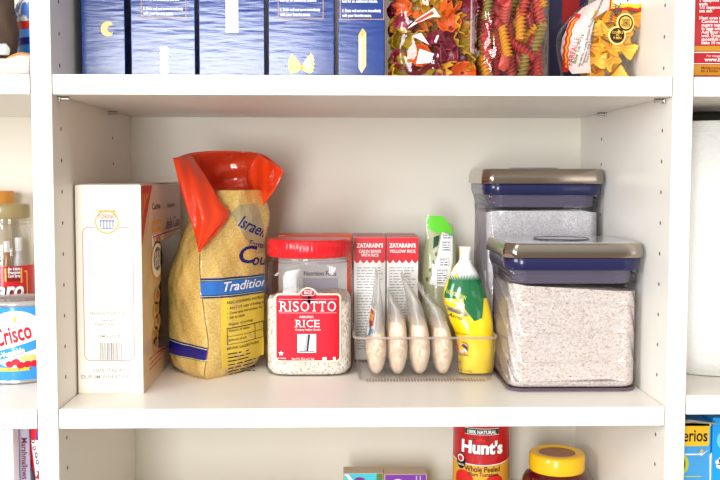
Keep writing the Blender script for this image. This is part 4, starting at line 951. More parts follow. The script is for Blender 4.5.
for ly in range(4):
    for r_ in range(5):
        for c_ in range(4+(ly > 0)):
            x = xa+0.012+c_*(xb-xa-0.024)/(3+(ly > 0))+rng.uniform(-.003, .003); z = ZS+0.022+r_*0.030+rng.uniform(-.004, .004)+(0.009 if c_ % 2 else -0.004); y = cyb-0.029+ly*0.0185+rng.uniform(-.001, .003)
            k = rng.choice((0, 0, 0, 1, 1, 3, 3, 2)); ang = rng.choice((-0.4, -0.3, 0.2, 0.3, 1.0, -0.9, -0.25)); lim = xb-xa
            if ly == 0: k = (1, 3, 2, 0, 3, 1, 0, 2, 0, 3, 1, 3, 2, 0, 3, 1, 3, 1, 0, 2)[(r_*4+c_) % 20]; ang = (0.15, 0.95, -0.35, 0.3, -0.15, 0.35, 0.9, -0.4, 0.25, -0.9, 0.2, -0.3)[(r_*4+c_) % 12]
            x = min(max(x, xa+0.009+0.018*abs(math.sin(ang))), xb-0.009-0.018*abs(math.sin(ang)))
            place(r2[k], (x, y, z), (rng.uniform(-.12, .12), ang, rng.uniform(0, 3)), COL2[k][0]+' rotini spiral inside the clear bag beside the bow-tie pasta bag', 'rotini inside the clear bag', 0.9)

# navy carton behind and the leaning bag of farfalle
t = thing('pasta_box', 'dark navy pasta box standing behind the leaning farfalle bag', 'box', (0.655, 0.27, ZS))
x0, x1 = P(549, 30, 0.235)[0], P(588, 30, 0.235)[0]
m = MB(); m.box(x0, x1, 0.235, 0.295, ZS, ZS+0.225, 0, 0.001); m.build('carton', pmat('navy_card', srgb(26, 30, 60), 0.4, coat=0.5), t)
m = MB(); a, b = P(562, 24, 0.235), P(580, -20, 0.235); m.rect(a[0], b[0], a[1], b[1], FR(0.235), 0); m.build('red_panel', pmat('dark_red_ink', srgb(140, 20, 22), 0.4), t)
FY = 0.158
def frow(v, ul, ur, hb): a = atY(ul, v, 0.150); b = atY(ur, v, 0.145); return (a.z, a.x, b.x, FY, hb)
rows = [frow(v, ul, ur, hb) for v, ul, ur, hb in ((66, 562, 628, .034), (50, 559, 634.5, .040), (32, 560, 640, .041), (15, 571, 643, .038), (0, 588, 644, .030), (-20, 600, 645, .018), (-40, 606, 645, .006), (-55, 606, 645, .003))]
rows = [(ZS+0.0006, rows[0][1]+0.004, rows[0][2]-0.004, FY, 0.026)]+rows
pl3, t = bag_shell('farfalle_bag', 'leaning bag of yellow farfalle with white header beside the right cabinet wall', rows, 2.8, (0.70, FY, ZS))
def q3(u, v): return hit(u, v, pl3.fn, 0.13)
m = MB(); m.poly([q3(*p) for p in ((597, 0), (613, 0), (609, 9), (594.5, 18), (591, 38), (589.5, 55), (591, 73), (572, 74), (565, 66), (560.5, 52), (562, 38), (569, 22), (582, 8))], pl3.fn, 0, 0.005, 0.005, 0.0006)
wav = []
for k in range(15): v = 72-58*k/14; wav.append((561.8+1.4*(k % 2)+max(0, (52-v))*0.19+max(0, (26-v))*0.55, v))
m.poly([q3(*p) for p in wav]+[q3(p[0]+5.5, p[1]) for p in wav[::-1]], pl3.fn, 1, 0.005, 0.005, 0.0009)
m.poly([q3(p[0]+2.2, p[1]) for p in wav[1:-1]]+[q3(p[0]+4.2, p[1]) for p in wav[1:-1][::-1]], pl3.fn, 2, 0.005, 0.005, 0.0012)
for bd, u, v, sz, rot, mi in (('FARFALLE', 571.5, 66, 0.0095, 1.38, 3), ('Bow Tie Pasta', 575.5, 64, 0.0075, 1.36, 4), ('See side for cooking directions', 579.5, 67, 0.0045, 1.35, 5), ('Preparation: cook in boiling water', 583, 66, 0.0045, 1.34, 5), ('Store in a cool dry place', 587, 63, 0.0045, 1.4, 5), ('Enriched macaroni product', 590, 28, 0.005, 1.1, 5)):
    a = q3(u, v); m.text(bd, a[0], a[1], sz, pl3.fn, mi, 0.01, align='LEFT', off=0.0012, ds=0.005, dt=0.005, rot=rot, sx=0.9)
m.build('side_panel', [pmat('panel_pink_white', srgb(206, 188, 180), 0.4, coat=1, coat_rough=0.1), red_i, ora_i, pmat('panel_red', srgb(190, 36, 36), 0.4), pmat('panel_green', srgb(30, 120, 60), 0.4), dgrey], t)
m = MB(); m.poly([q3(*p) for p in ((608.5, 11), (612, -25), (644.5, -25), (645, 9), (638, 12), (628, 9.5), (622, 10.5))], pl3.fn, 1, 0.005, 0.005, 0.0014); m.poly([q3(*p) for p in ((610.5, 9), (613, -25), (643.5, -25), (643, 6), (637, 9), (628, 7), (621, 8))], pl3.fn, 2, 0.005, 0.005, 0.0017)
m.poly([q3(*p) for p in ((613, 5.5), (615, -25), (642, -25), (641.5, 3), (636, 5), (628, 3.5))], pl3.fn, 0, 0.005, 0.005, 0.002); m.poly([q3(*p) for p in ((624.5, -3), (630, -3), (627.3, 3))], pl3.fn, 1, off=0.0023)
for bd, u, v, rot in (('FARFALLE', 611, 24, 1.30), ('12 OZ', 616, 18, 1.30), ('340 g', 619.5, 14, 1.30)): a = q3(u, v); m.text(bd, a[0], a[1], 0.0068, pl3.fn, 3, 0.02, align='LEFT', off=0.0026, ds=0.005, rot=rot)
m.build('header', [whink, red_i, pmat('header_yellow', srgb(246, 200, 30), 0.4), dgrey], t)
m = MB()
for u, v, r_, mi, mj in ((625.5, 23, 0.0108, 1, 2), (617, 35.5, 0.0102, 1, 1)):
    a = q3(u, v); m.disc(a[0], a[1], r_*1.22, r_*1.22, pl3.fn, 0, off=0.0012, ds=0.005); m.disc(a[0], a[1], r_, r_, pl3.fn, mi, off=0.0016, ds=0.005); m.disc(a[0], a[1], r_*0.80, r_*0.80, pl3.fn, mj, off=0.002, ds=0.005)
    for k in range(3): m.text(('NON', 'GMO', 'PASTA')[k] if mj == 2 else ('COOKS', 'IN', '9 MIN')[k], a[0], a[1]+0.0022-k*0.0036, 0.0044, pl3.fn, 1 if mj == 2 else 2, 0.02, off=0.0024)
m.build('round_badge', [pmat('badge_cream', srgb(240, 210, 130), 0.4), pmat('badge_brown', srgb(58, 34, 14), 0.4), pmat('badge_gold', srgb(222, 178, 78), 0.4)], t)
COL3 = [('deep yellow', srgb(240, 168, 34)), ('golden yellow', srgb(246, 190, 66))]
b3 = piece_protos('farfalle', bow_mesh, COL3, solid(0.0013))
for ly in range(3):
    for r_ in range(6):
        for c_ in range(3):
            z = ZS+0.014+r_*0.0195+rng.uniform(-.002, .002); l, r, cy, b = pl3.at(z); x = r-0.019-c_*0.0235+rng.uniform(-.002, .002)-(0.009 if r_ % 2 else 0)
            if x < l+0.032 or z > 0.525: continue
            kx = abs(x-(l+r)/2)/((r-l)/2); y = cy-b*max(0.12, (1-min(kx, 0.9)**2.8)**(1/2.8))+0.011+ly*0.017
            if y > cy+b*0.55: continue
            k = rng.randrange(2); place(b3[k], (x, y, z), (PI/2+rng.uniform(-.5, .5), rng.uniform(-.6, .6), rng.choice((-0.6, -0.2, 0.3, 0.7, 1.2))*0.6), COL3[k][0]+' bow-tie farfalle inside the leaning bag with white header', 'farfalle inside the leaning bag', 0.86)
# ------------------------------------------------------------------ left bay
def can(m, cx, cy, r, z0, z1, n=64):
    m.lathe([(0.0001, z0+0.002), (r-0.003, z0+0.002), (r-0.001, z0), (r+0.0006, z0+0.0012), (r, z0+0.003), (r, z1-0.003), (r+0.0006, z1-0.0012), (r-0.001, z1), (r-0.003, z1-0.003), (0.0001, z1-0.003)], cx, cy, n)
CXC, CYC, CR = -0.1085, 0.190, 0.0465
t = thing('shortening_can', 'blue and white shortening can with red script standing in the left bay', 'can', (CXC, CYC, 0))
m = MB(); CH = atY(18, 303.5, CYC-CR).z; can(m, CXC, CYC, CR, 0, CH); m.build('can_body', steel, t)
cf0 = cyl_fn(CXC, CYC, CR, 0.0, -PI/2+0.12); cf = lambda s, t, off=0.0: cf0(s, t*CH/0.122, off)
m = MB(); RA = CR*2.2
def cband(m, z0, z1, mi, off, wav=0.0, a0=-RA, a1=RA):
    n = 60; vs = []; fs_ = []
    for i in range(n+1):
        s = a0+(a1-a0)*i/n
        for j in range(2): vs.append(cf(s, (z0, z1)[j]+wav*math.sin(s*30+0.4), off))
    m.add(vs, [[2*i, 2*i+2, 2*i+3, 2*i+1] for i in range(n)], mi, True)
cband(m, 0.006, 0.116, 0, 0.0003); cband(m, 0.100, 0.116, 1, 0.0006, 0.0); cband(m, 0.006, 0.030, 1, 0.0006)
m.disc(0.004, 0.066, 0.044, 0.044, cf, 1, 40, 0.0005, 0.004); m.disc(0.004, 0.068, 0.0425, 0.0425, cf, 0, 40, 0.0008, 0.004)
m.text('Crisco', 0.0020, 0.0635, 0.036, cf, 2, 0.025, 0.15, off=0.0014, ds=0.003, rot=0.26, fit=0.050)
m.disc(0.004, 0.098, 0.0022, 0.0045, cf, 4, off=0.0014)
n = 40; vs = []; fs_ = []
for i in range(n+1):
    s = -0.045+0.09*i/n; zc = 0.0475+0.26*s+0.002*math.sin(s*28+0.6)
    vs += [cf(s, zc-0.006, 0.0011), cf(s, zc+0.008, 0.0011)]
m.add(vs, [[2*i, 2*i+2, 2*i+3, 2*i+1] for i in range(n)], 1, True)
m.text('All-Vegetable', -0.004, 0.0435, 0.0112, cf, 0, 0.03, off=0.0017, ds=0.003, rot=0.26, fit=0.042)
m.disc(0.020, 0.036, 0.017, 0.007, cf, 5, off=0.0010, ds=0.003); m.disc(0.022, 0.039, 0.013, 0.005, cf, 6, off=0.0013, ds=0.003)
for q in ((-0.004, 0.031), (0.004, 0.034), (0.010, 0.029), (0.019, 0.030), (0.028, 0.030)): m.disc(q[0], q[1], 0.0055, 0.005, cf, 2, off=0.0015)
cband(m, 0.0205, 0.0255, 4, 0.0013, 0, -0.03, 0.022); m.text('NET WT 48 OZ (3 LB)', 0.008, 0.0215, 0.004, cf, 7, 0.01, off=0.0017, fit=0.03)
m.build('can_label', [whink, pmat('can_blue', srgb(48, 140, 222), 0.35, coat=0.4), pmat('can_red', srgb(200, 24, 48), 0.35), dgrey, pmat('can_yellow', srgb(246, 206, 60), 0.4), pmat('pie_cream', srgb(244, 226, 190), 0.4), pmat('pie_gold', srgb(230, 190, 120), 0.4), pmat('can_green_ink', srgb(60, 120, 40), 0.4)], t)
m = MB(); m.lathe([(0.0001, CH+0.0012), (CR-0.004, CH+0.0012), (CR-0.003, CH+0.0022), (CR+0.0010, CH+0.0022), (CR+0.0014, CH-0.004), (CR+0.0008, CH-0.004)][::-1], CXC, CYC, 64); m.build('plastic_lid', clear('can_lid_plastic', (0.95, 0.93, 0.93, 1), 0.15, 1.45, 0.45, (0.92, 0.9, 0.9, 1)), t)
# syrup bottle
KY = 0.300; KX = atY(33.5, 280, KY).x-0.0405; KZC, KZB, KZL = atY(15, 204, KY).z, atY(15, 219, KY-0.03).z, atY(15, 266.5, KY-0.0405).z; KCR = atY(29.3, 212, KY).x-KX
t = thing('syrup_bottle', 'clear syrup bottle with gold cap and red label behind the shortening can', 'bottle', (KX, KY, 0))
syr = clear('syrup_bottle_plastic', (0.95, 0.945, 0.93, 1), 0.05, 1.45)
m = MB(); m.lathe([(0.0001, 0.001), (0.036, 0.001), (0.0395, 0.005), (0.0405, 0.02), (0.0405, 0.165), (0.0400, 0.178), (0.0375, 0.192), (0.0345, 0.206), (KCR-0.003, KZB-0.012), (KCR-0.003, KZB)], KX, KY, 56); m.build('bottle_body', syr, t)
m = MB(); m.lathe([(0.0001, KZC), (KCR-0.0025, KZC), (KCR-0.0005, KZC-0.0015), (KCR, KZC-0.0045), (KCR, KZB+0.0015), (KCR-0.001, KZB)][::-1], KX, KY, 72, 0, lambda a, r, z: r+(0.0003*math.cos(60*a) if r > KCR-0.0001 else 0)); m.build('cap', pmat('gold_cap', srgb(150, 132, 90), 0.35, coat=0.4), t)
m = MB()
for z in (KZB-0.003, KZB-0.009): m.tube([(KX+(KCR-0.0015)*math.cos(2*PI*i/40), KY+(KCR-0.0015)*math.sin(2*PI*i/40), z) for i in range(40)], 0.0012, 6, 0, True)
m.build('neck_ring', syr, t)
kf = cyl_fn(KX, KY, 0.0405, 0.0, -PI/2+0.66); m = MB()
def kband(s0, s1, z0, z1, mi, off):
    n = 40; vs = []
    for i in range(n+1): s = s0+(s1-s0)*i/n; vs += [kf(s, z0, off), kf(s, z1, off)]
    m.add(vs, [[2*i, 2*i+2, 2*i+3, 2*i+1] for i in range(n)], mi, True)
kband(-0.075, 0.06, 0.070, KZL, 0, 0.0004); kband(0.0165, 0.0185, 0.085, KZL-0.008, 3, 0.001); kband(0.0125, 0.0185, KZL-0.010, KZL-0.008, 3, 0.001)
kband(-0.014, 0.0075, KZL-0.023, KZL-0.001, 2, 0.0009); kband(-0.0165, -0.014, KZL-0.023, KZL-0.003, 3, 0.0009); kband(0.0065, 0.009, KZL-0.026, KZL-0.003, 3, 0.0009)
for k, bd in enumerate(('0g High', 'Fructose', 'Corn Syrup')): m.text(bd, -0.0030, KZL-0.0065-k*0.0052, 0.0064, kf, 1, 0.02, off=0.0014, ds=0.003, fit=0.0175)
m.text('Karo', -0.0170, KZL-0.048, 0.034, kf, 4, 0.05, 0.2, off=0.0010, ds=0.003, fit=0.058); m.text('Karo', -0.0185, KZL-0.047, 0.034, kf, 1, 0.03, 0.2, off=0.0016, ds=0.003, fit=0.057)
m.build('front_label', [pmat('syrup_red', srgb(204, 24, 34), 0.35, coat=0.4), whink, pmat('syrup_maroon', srgb(130, 20, 26), 0.4), pmat('syrup_gold', srgb(220, 178, 70), 0.4), black], t)
def spice(x, y, r, h, caph, label, capcol, bodycol, capname, bk=1.0):
    t = thing('spice_bottle', label, 'bottle', (x, y, 0))
    m = MB(); m.lathe([(0.0001, 0.0005), (r*bk*0.95, 0.0005), (r*bk, 0.003), (r*bk, h*0.72), (r*bk*0.95, h*0.80), (r*0.62, h*0.86), (r*0.62, h-caph)], x, y, 32); m.build('bottle_body', pmat('spice_'+capname+'_body', bodycol, 0.2, coat=0.6), t)
    m = MB(); m.lathe([(0.0001, h), (r*0.66, h), (r*0.72, h-0.0015), (r*0.72, h-caph+0.001), (r*0.70, h-caph)][::-1], x, y, 40, 0, lambda a, q, z: q+(0.0003*math.cos(30*a) if q > r*0.7 else 0)); m.build('cap', pmat('spice_'+capname+'_cap', capcol, 0.4), t)
spice(atY(9.5, 198, 0.385).x-0.0245, 0.405, 0.034, atY(5, 191, 0.385).z, 0.026, 'brown bottle with orange cap rising behind the gold syrup cap', srgb(206, 140, 62), srgb(196, 182, 160), 'orange', 0.6)
spice(atY(7, 250, 0.365).x, 0.365, 0.0070, 0.185, 0.018, 'slim bottle with brown lower half seen through the syrup bottle', srgb(224, 224, 224), srgb(160, 110, 70), 'brown')
spice(atY(18.5, 250, 0.404).x, 0.404, 0.0075, 0.188, 0.022, 'slim grey bottle seen through the right side of the syrup bottle', srgb(230, 230, 232), srgb(196, 196, 202), 'grey')

# upper left: brown paper bag and blue canister
kraft = pmat('brown_paper', srgb(72, 56, 46), 0.75, bump=(40, 0.4), var=(12, 0.2)); kraftl = pmat('paper_white', srgb(226, 208, 194), 0.6, bump=(30, 0.3)); tan = pmat('paper_orange_tan', srgb(214, 150, 84), 0.6, bump=(40, 0.5), var=(25, 0.25))
t = thing('paper_bag', 'crumpled brown paper bag with folded cream bottom on the upper left shelf', 'bag', (-0.14, 0.10, ZS))
m = MB(); PX_ = lambda u, v: atY(u, v, 0.13).x; pb = Pillow([(ZS+0.036, PX_(17, 52)-0.15, PX_(17, 52), 0.125, 0.022), (ZS+0.055, PX_(16, 42)-0.15, PX_(16, 42), 0.135, 0.030), (ZS+0.09, PX_(11, 22)-0.15, PX_(11, 22), 0.145, 0.030), (ZS+0.13, PX_(7, -2)-0.15, PX_(7, -2), 0.15, 0.020), (ZS+0.165, PX_(0, -20)-0.15, PX_(0, -20), 0.152, 0.008)], 3.0); pb.mesh(m, 30, 48, w=0.0022); m.build('upright_panel', kraft, t)
m = MB()
def fold(u, v):
    x = -0.235+0.2088*u; y = 0.0015+0.150*max(0, v-0.08)
    z = ZS+0.0004+0.034*(0.45*min(1, v/0.08)+0.55*min(1, v*1.3))*(0.7+0.3*math.sin(7*u+1))+(0.003*math.sin(21*u+6*v)+0.002*math.sin(30*v+4*u))*min(1, v*5)
    return Vector((x, y, max(z, ZS+0.0004)))
m.grid(fold, 40, 24, 0); m.build('folded_bottom', kraftl, t, mod=solid(0.001, 1.0))
m = MB(); m.grid(lambda u, v: fold(u, 0.42+0.5*v)+Vector((0, 0, 0.0022+0.0025*math.sin(17*u))), 40, 12, 0); m.build('torn_edge', tan, t, mod=solid(0.001, 1.0))
m = MB(); cp = Pillow([(ZS+0.033, atY(8, 50, .08).x-0.03, atY(8, 50, .08).x, 0.082, 0.004), (ZS+0.041, atY(9, 50, .08).x-0.03, atY(9, 50, .08).x, 0.084, 0.005), (ZS+0.048, atY(5, 50, .08).x-0.025, atY(5, 50, .08).x, 0.087, 0.002)], 2.2); cp.mesh(m, 8, 20, w=0.002); m.build('film_scrap', clear('scrap_film', (0.85, 0.93, 0.95, 1), 0.1, 1.5, 0.6, (0.86, 0.92, 0.94, 1)), t)
KY2, KR2 = 0.215, 0.0300; KX2 = atY(17.5, 45, KY2).x+KR2
t = thing('blue_canister', 'bright blue canister with navy band and crinkled printed top behind the paper bag', 'canister', (KX2, KY2, ZS))
m = MB(); m.lathe([(0.0001, ZS+0.0006), (KR2-0.001, ZS+0.0006), (KR2, ZS+0.002), (KR2, ZS+0.082), (0.0001, ZS+0.082)], KX2, KY2, 48); m.build('can_body', pmat('canister_blue', srgb(34, 128, 226), 0.35, coat=0.5), t)
m = MB(); m.lathe([(KR2+0.0004, ZS+0.061), (KR2+0.0012, ZS+0.062), (KR2+0.0012, ZS+0.070), (KR2+0.0004, ZS+0.071)], KX2, KY2, 48); m.build('navy_band', pmat('canister_navy', srgb(30, 34, 140), 0.35, coat=0.5), t)
def crinkle(r0): return lambda a, r, z: r*(1+0.06*math.sin(5*a+80*z)+0.04*math.sin(9*a-60*z))
m = MB(); m.lathe([(KR2*0.98, ZS+0.082), (KR2*1.02, ZS+0.093)], KX2, KY2, 48, 0); m.build('red_collar', pmat('canister_red', srgb(206, 52, 44), 0.4, coat=0.5), t)
mm = bpy.data.materials.new('printed_film_white_blue'); mm.use_nodes = True; nt = mm.node_tree; tc = nt.nodes.new('ShaderNodeTexCoord'); nz = nt.nodes.new('ShaderNodeTexNoise'); nz.inputs['Scale'].default_value = 55; cr = nt.nodes.new('ShaderNodeValToRGB')
cr.color_ramp.elements[0].position = 0.47; cr.color_ramp.elements[0].color = srgb(236, 238, 240); cr.color_ramp.elements[1].position = 0.53; cr.color_ramp.elements[1].color = srgb(74, 116, 196)
nt.links.new(tc.outputs['Object'], nz.inputs[0]); nt.links.new(nz.outputs[0], cr.inputs[0]); nt.links.new(cr.outputs[0], nt.nodes['Principled BSDF'].inputs['Base Color']); nt.nodes['Principled BSDF'].inputs['Roughness'].default_value = 0.25
m = MB(); m.lathe([(KR2*1.02, ZS+0.093), (KR2*1.08, ZS+0.103), (KR2*0.98, ZS+0.119), (KR2*0.7, ZS+0.131), (KR2*0.25, ZS+0.139), (0.0001, ZS+0.140)], KX2, KY2, 48, 0, crinkle(0)); m.build('wrapped_top', mm, t)

# lower left: marshmallow box and neighbours
t = thing('white_box', 'thin plain white box at the left edge of the lower left shelf', 'box', (-0.115, 0.10, ZB))
x1 = P(13, 440, 0.06)[0]; m = MB(); m.box(x1-0.11, x1, 0.06, 0.083, ZB, P(7, 429.5, 0.06)[1], 0, 0.0012); m.build('carton', pmat('bright_white_card', srgb(240, 240, 244), 0.45), t); m = MB(); zt_ = P(7, 429.5, 0.06)[1]; m.box(x1-0.108, x1-0.002, 0.062, 0.081, zt_, zt_+0.001, 0); m.build('top_flap', white, t)
t = thing('marshmallow_box', 'lilac-grey marshmallow box with vertical lettering beside the white box', 'box', (-0.06, 0.13, ZB))
x0, x1 = P(13.5, 440, 0.085)[0], P(29.5, 440, 0.085)[0]; zt_ = P(20, 425, 0.085)[1]; m = MB(); m.box(x0, x1, 0.085, 0.24, ZB, zt_, 0, 0.0012); m.build('carton', pmat('lilac_grey_card', srgb(172, 166, 184), 0.45, coat=0.2), t)
m = MB(); q = P(23.2, 437.5, 0.085); m.text('Marshmallows', q[0]-0.0022, q[1], 0.0105, FR(0.085), 0, 0.02, align='LEFT', rot=-PI/2, fit=0.056)
for u in (18.6, 19.8): q = P(u, 440, 0.085); para(m, frame_fn((q[0], 0.085, q[1]), (0, 0, -1), (1, 0, 0)), 0, 0.055, 0.0008, -0.0008, 1, 1, 0.4, 0.2, seed=int(u))
q = P(25.6, 445, 0.085); para(m, frame_fn((q[0], 0.085, q[1]), (0, 0, -1), (1, 0, 0)), 0, 0.055, 0.0008, -0.0008, 1, 1, 0.4, 0.2, seed=9)
m.build('front_print', [pmat('maroon_ink', srgb(110, 28, 60), 0.5), lgrey], t)
t = thing('red_package', 'red, white and black package between the marshmallow box and the cabinet wall', 'package', (-0.035, 0.12, ZB))
RY = 0.075; rows = [(ZB, -0.055, -0.0262, RY+0.03, 0.022)]+[(lambda a, b: (a.z, a.x, b.x, RY+0.03, 0.030))(atY(ul, v, RY), atY(ur, v, RY)) for v, ul, ur in ((480, 33.5, 44.5), (460, 31, 43.5), (440, 28.5, 42.5), (424, 28, 42))]
rows = [(z, l, min(r, -0.0265), c, b) for z, l, r, c, b in rows]
rp = Pillow(rows, 3.5); m = MB(); rp.mesh(m, 24, 36); m.build('wrapper', pmat('package_white', srgb(232, 228, 232), 0.35, coat=0.6, bump=(40, 0.3)), t)
def RQ(u, v): return hit(u, v, rp.fn, RY)
m = MB()
rz0, rz1 = atY(34, 440, RY).z, rp.tab[-1][0]; m.rings([[p+(p-Vector((sum(q.x for q in rp.ring(z, 36))/36, RY+0.03, z))).normalized()*0.0009 for p in rp.ring(z, 36)] for z in (rz0, (rz0+rz1)/2, rz1)], 0)
m.poly([RQ(*p) for p in ((30, 441), (33.5, 446), (36, 458), (40, 470), (40, 480), (36, 478), (32, 464), (30.5, 452))], rp.fn, 0, off=0.0009)
m.poly([RQ(*p) for p in ((28.5, 436), (29.8, 442), (31.5, 460), (32, 471), (30.2, 469), (28.8, 455))], rp.fn, 1, off=0.001)
m.poly([RQ(*p) for p in ((33, 466), (36, 471), (40, 471), (40.5, 474), (36.5, 475), (33.5, 470))], rp.fn, 1, off=0.0012)
m.poly([RQ(*p) for p in ((36, 432), (39.5, 432), (39.5, 440), (37, 440))], rp.fn, 2, off=0.0012)
for u, v, rx, rz in ((33.2, 441, .0018, .003), (34.5, 448, .0025, .0025), (36.5, 455, .0015, .004), (37.5, 462, .002, .003)): q = RQ(u, v); m.disc(q[0], q[1], rx, rz, rp.fn, 1, off=0.0012); m.disc(q[0]+0.0004, q[1]+0.0004, rx*0.5, rz*0.5, rp.fn, 3, off=0.0015)
m.build('wrapper_print', [pmat('package_red', srgb(208, 28, 40), 0.35), black, pmat('package_blue', srgb(60, 70, 170), 0.35), whink], t)

# ------------------------------------------------------------------ right bay
x0 = W+G
t = thing('flour_bag', 'red printed bag with gold stripes on the upper right shelf', 'bag', (x0+0.075, 0.10, ZS))
rb = Pillow([(ZS+0.0008, x0+0.006, x0+0.145, 0.095, 0.030), (ZS+0.01, x0+0.0015, x0+0.150, 0.095, 0.038), (ZS+0.06, x0+0.002, x0+0.152, 0.095, 0.040), (ZS+0.13, x0+0.004, x0+0.150, 0.095, 0.034), (ZS+0.2, x0+0.01, x0+0.145, 0.095, 0.012)], 4.5)
redb = pmat('red_bag_film', srgb(196, 26, 38), 0.4, coat=1, coat_rough=0.12, bump=(30, 0.4)); m = MB(); rb.mesh(m, 40, 56, w=0.0007); m.build('bag_film', redb, t)
m = MB()
def bag_band(z0, z1, mi, off):
    n = 40; vs = []
    for i in range(n+1):
        k = -0.975+1.95*i/n
        for j in range(4): z = z0+(z1-z0)*j/3; l, r, c, b = rb.at(z); vs.append(rb.fn((l+r)/2+(r-l)/2*k, z, off))
    m.add(vs, [[i*4+j, i*4+j+4, i*4+j+5, i*4+j+1] for i in range(n) for j in range(3)], mi, True)
zz = lambda v: atY(707, v, 0.06).z
bag_band(zz(75.5), zz(65.5), 0, 0.0009); bag_band(zz(51.5), zz(46.5), 0, 0.0009); bag_band(zz(53.4), zz(52.4), 1, 0.001); bag_band(zz(64.6), zz(63.8), 1, 0.001)
xs = atY(697.5, 40, 0.06).x
for v, bd in ((72.5, 'for a lighter texture sift'), (69.5, 'Multipurpose flour also')):
    m.text(bd, xs+0.004, zz(v), 0.0048, rb.fn, 2, 0.02, align='LEFT', off=0.0014, ds=0.004)
m.text('www.bakingflour.com', xs+0.008, zz(61.8), 0.0072, rb.fn, 1, 0.02, align='LEFT', off=0.0012, ds=0.004); m.text('For recipes visit us at', xs+0.010, zz(57.5), 0.0042, rb.fn, 1, 0.0, align='LEFT', off=0.0012, ds=0.004)
for k, bd in enumerate(('1 teaspoon baking', 'soda', '1/2 teaspoon of', 'sea salt', '', 'Heat oven to 350 F.', 'Combine butter and', 'sugars together; beat', 'in eggs and vanilla.', 'Add flour mixture, mix', 'well. Drop rounded', 'spoonfuls on sheets', 'bake 10 minutes')):
    if bd: m.text(bd, xs+(0.0 if k < 6 else 0.003), zz(2.2+k*3.55), 0.0056, rb.fn, 1, 0.025, align='LEFT', off=0.0012, ds=0.004)
m.build('bag_print', [pmat('bag_gold_stripe', srgb(206, 150, 34), 0.35, coat=0.6), whink, pmat('bag_maroon_ink', srgb(140, 30, 24), 0.4)], t)

TX, TY, TR = x0+0.0345+0.060, 0.175, 0.064
zt_ = 0.3655
t = thing('paper_towel_roll', 'tall white paper towel roll standing in the right bay', 'paper towel', (TX, TY, RZ))
tow = pmat('embossed_paper', srgb(246, 246, 242), 0.85, bump=(160, 0.35, (1, 1, 1)))
m = MB(); m.lathe([(0.022, RZ+0.0008), (TR-0.003, RZ+0.0008), (TR, RZ+0.003)]+[(TR, RZ+0.02+k*0.04) for k in range(8)]+[(TR, zt_-0.002), (TR-0.002, zt_), (0.022, zt_)], TX, TY, 72); m.build('paper_roll', tow, t)
m = MB(); m.lathe([(0.0195, RZ+0.0006), (0.0218, RZ+0.0006), (0.0218, zt_+0.0008), (0.0195, zt_+0.0008), (0.0195, RZ+0.0006)], TX, TY, 40); m.build('core', pmat('grey_card_core', srgb(170, 150, 120), 0.8), t)
m = MB(); m.grid(lambda u, v: Vector((TX+(TR+0.0012)*math.cos(-PI/2-1.8+3.1*u), TY+(TR+0.0012)*math.sin(-PI/2-1.8+3.1*u), RZ+0.0015+(zt_-RZ-0.003)*v)), 60, 4); m.build('loose_sheet', tow, t, mod=solid(0.0006, 1.0))
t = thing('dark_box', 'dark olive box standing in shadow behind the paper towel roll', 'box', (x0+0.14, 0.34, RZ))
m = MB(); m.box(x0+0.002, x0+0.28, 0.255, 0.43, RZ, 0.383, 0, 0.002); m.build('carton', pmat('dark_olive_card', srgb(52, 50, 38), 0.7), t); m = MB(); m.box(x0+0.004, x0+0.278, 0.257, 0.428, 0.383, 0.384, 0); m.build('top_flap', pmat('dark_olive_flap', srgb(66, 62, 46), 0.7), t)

# lower right: cereal boxes
CYY = 0.045; t = thing('cereal_box', 'blue and yellow cereal box with open flap in the lower right bay', 'box', (x0+0.03, 0.09, ZB))
xr = P(711, 440, CYY)[0]; xl = x0+0.0015; ztc = P(700, 422, CYY)[1]; cblue = pmat('cereal_blue', srgb(74, 164, 224), 0.4, coat=0.4, coat_rough=0.2); cyel = pmat('cereal_yellow', srgb(250, 200, 40), 0.4, coat=0.4, coat_rough=0.2)
m = MB(); m.box(xl, xr, CYY, CYY+0.15, ZB, ztc, 0, 0.001); m.build('carton', cblue, t)
f = FR(CYY); m = MB(); a, b = P(709, 446, CYY), P(680, 423, CYY)
m.poly(rrect(xl-0.0+0.0003, a[0], a[1], b[1], 0.004), f, 0, off=0.0004); m.rect(xl+0.0004, xr-0.0004, b[1]-0.004, ztc-0.0006, f, 0, off=0.0004)
q = P(707.5, 441, CYY); m.text('erios', q[0], q[1], 0.0225, f, 1, 0.015, align='RIGHT', off=0.0008, fit=0.0325)
q = P(686, 464, CYY); m.disc(xl+0.0105, q[1], 0.0104, 0.0145, f, 2, off=0.0005); m.disc(xl+0.0085, q[1], 0.0080, 0.0115, f, 3, off=0.0007); m.disc(xl+0.009, q[1]+0.001, 0.005, 0.006, f, 4, off=0.0009)
a, b = P(686, 455, CYY), P(701, 453.5, CYY); m.rect(xl+0.0005, b[0], a[1], b[1], f, 4, off=0.0005)
m.poly([P(u, v, CYY) for u, v in ((699, 452), (701, 456), (709, 449), (702, 453.5))], f, 4, off=0.0008); q = P(701.5, 451, CYY); m.poly([(q[0]-0.002, q[1]), (q[0], q[1]-0.003), (q[0]+0.002, q[1]), (q[0], q[1]+0.0035)], f, 0, off=0.0009)
m.poly([P(u, v, CYY) for u, v in ((709.5, 480), (709.5, 455), (712.5, 451), (713, 480))], f, 4, off=0.0004); m.poly([P(u, v, CYY) for u, v in ((710.5, 480), (710.8, 456), (713, 453), (713, 480))], f, 0, off=0.0006)
a, b = P(684, 477, CYY), P(701, 475.8, CYY); m.rect(xl+0.0005, b[0], a[1], b[1], f, 2, off=0.0005)
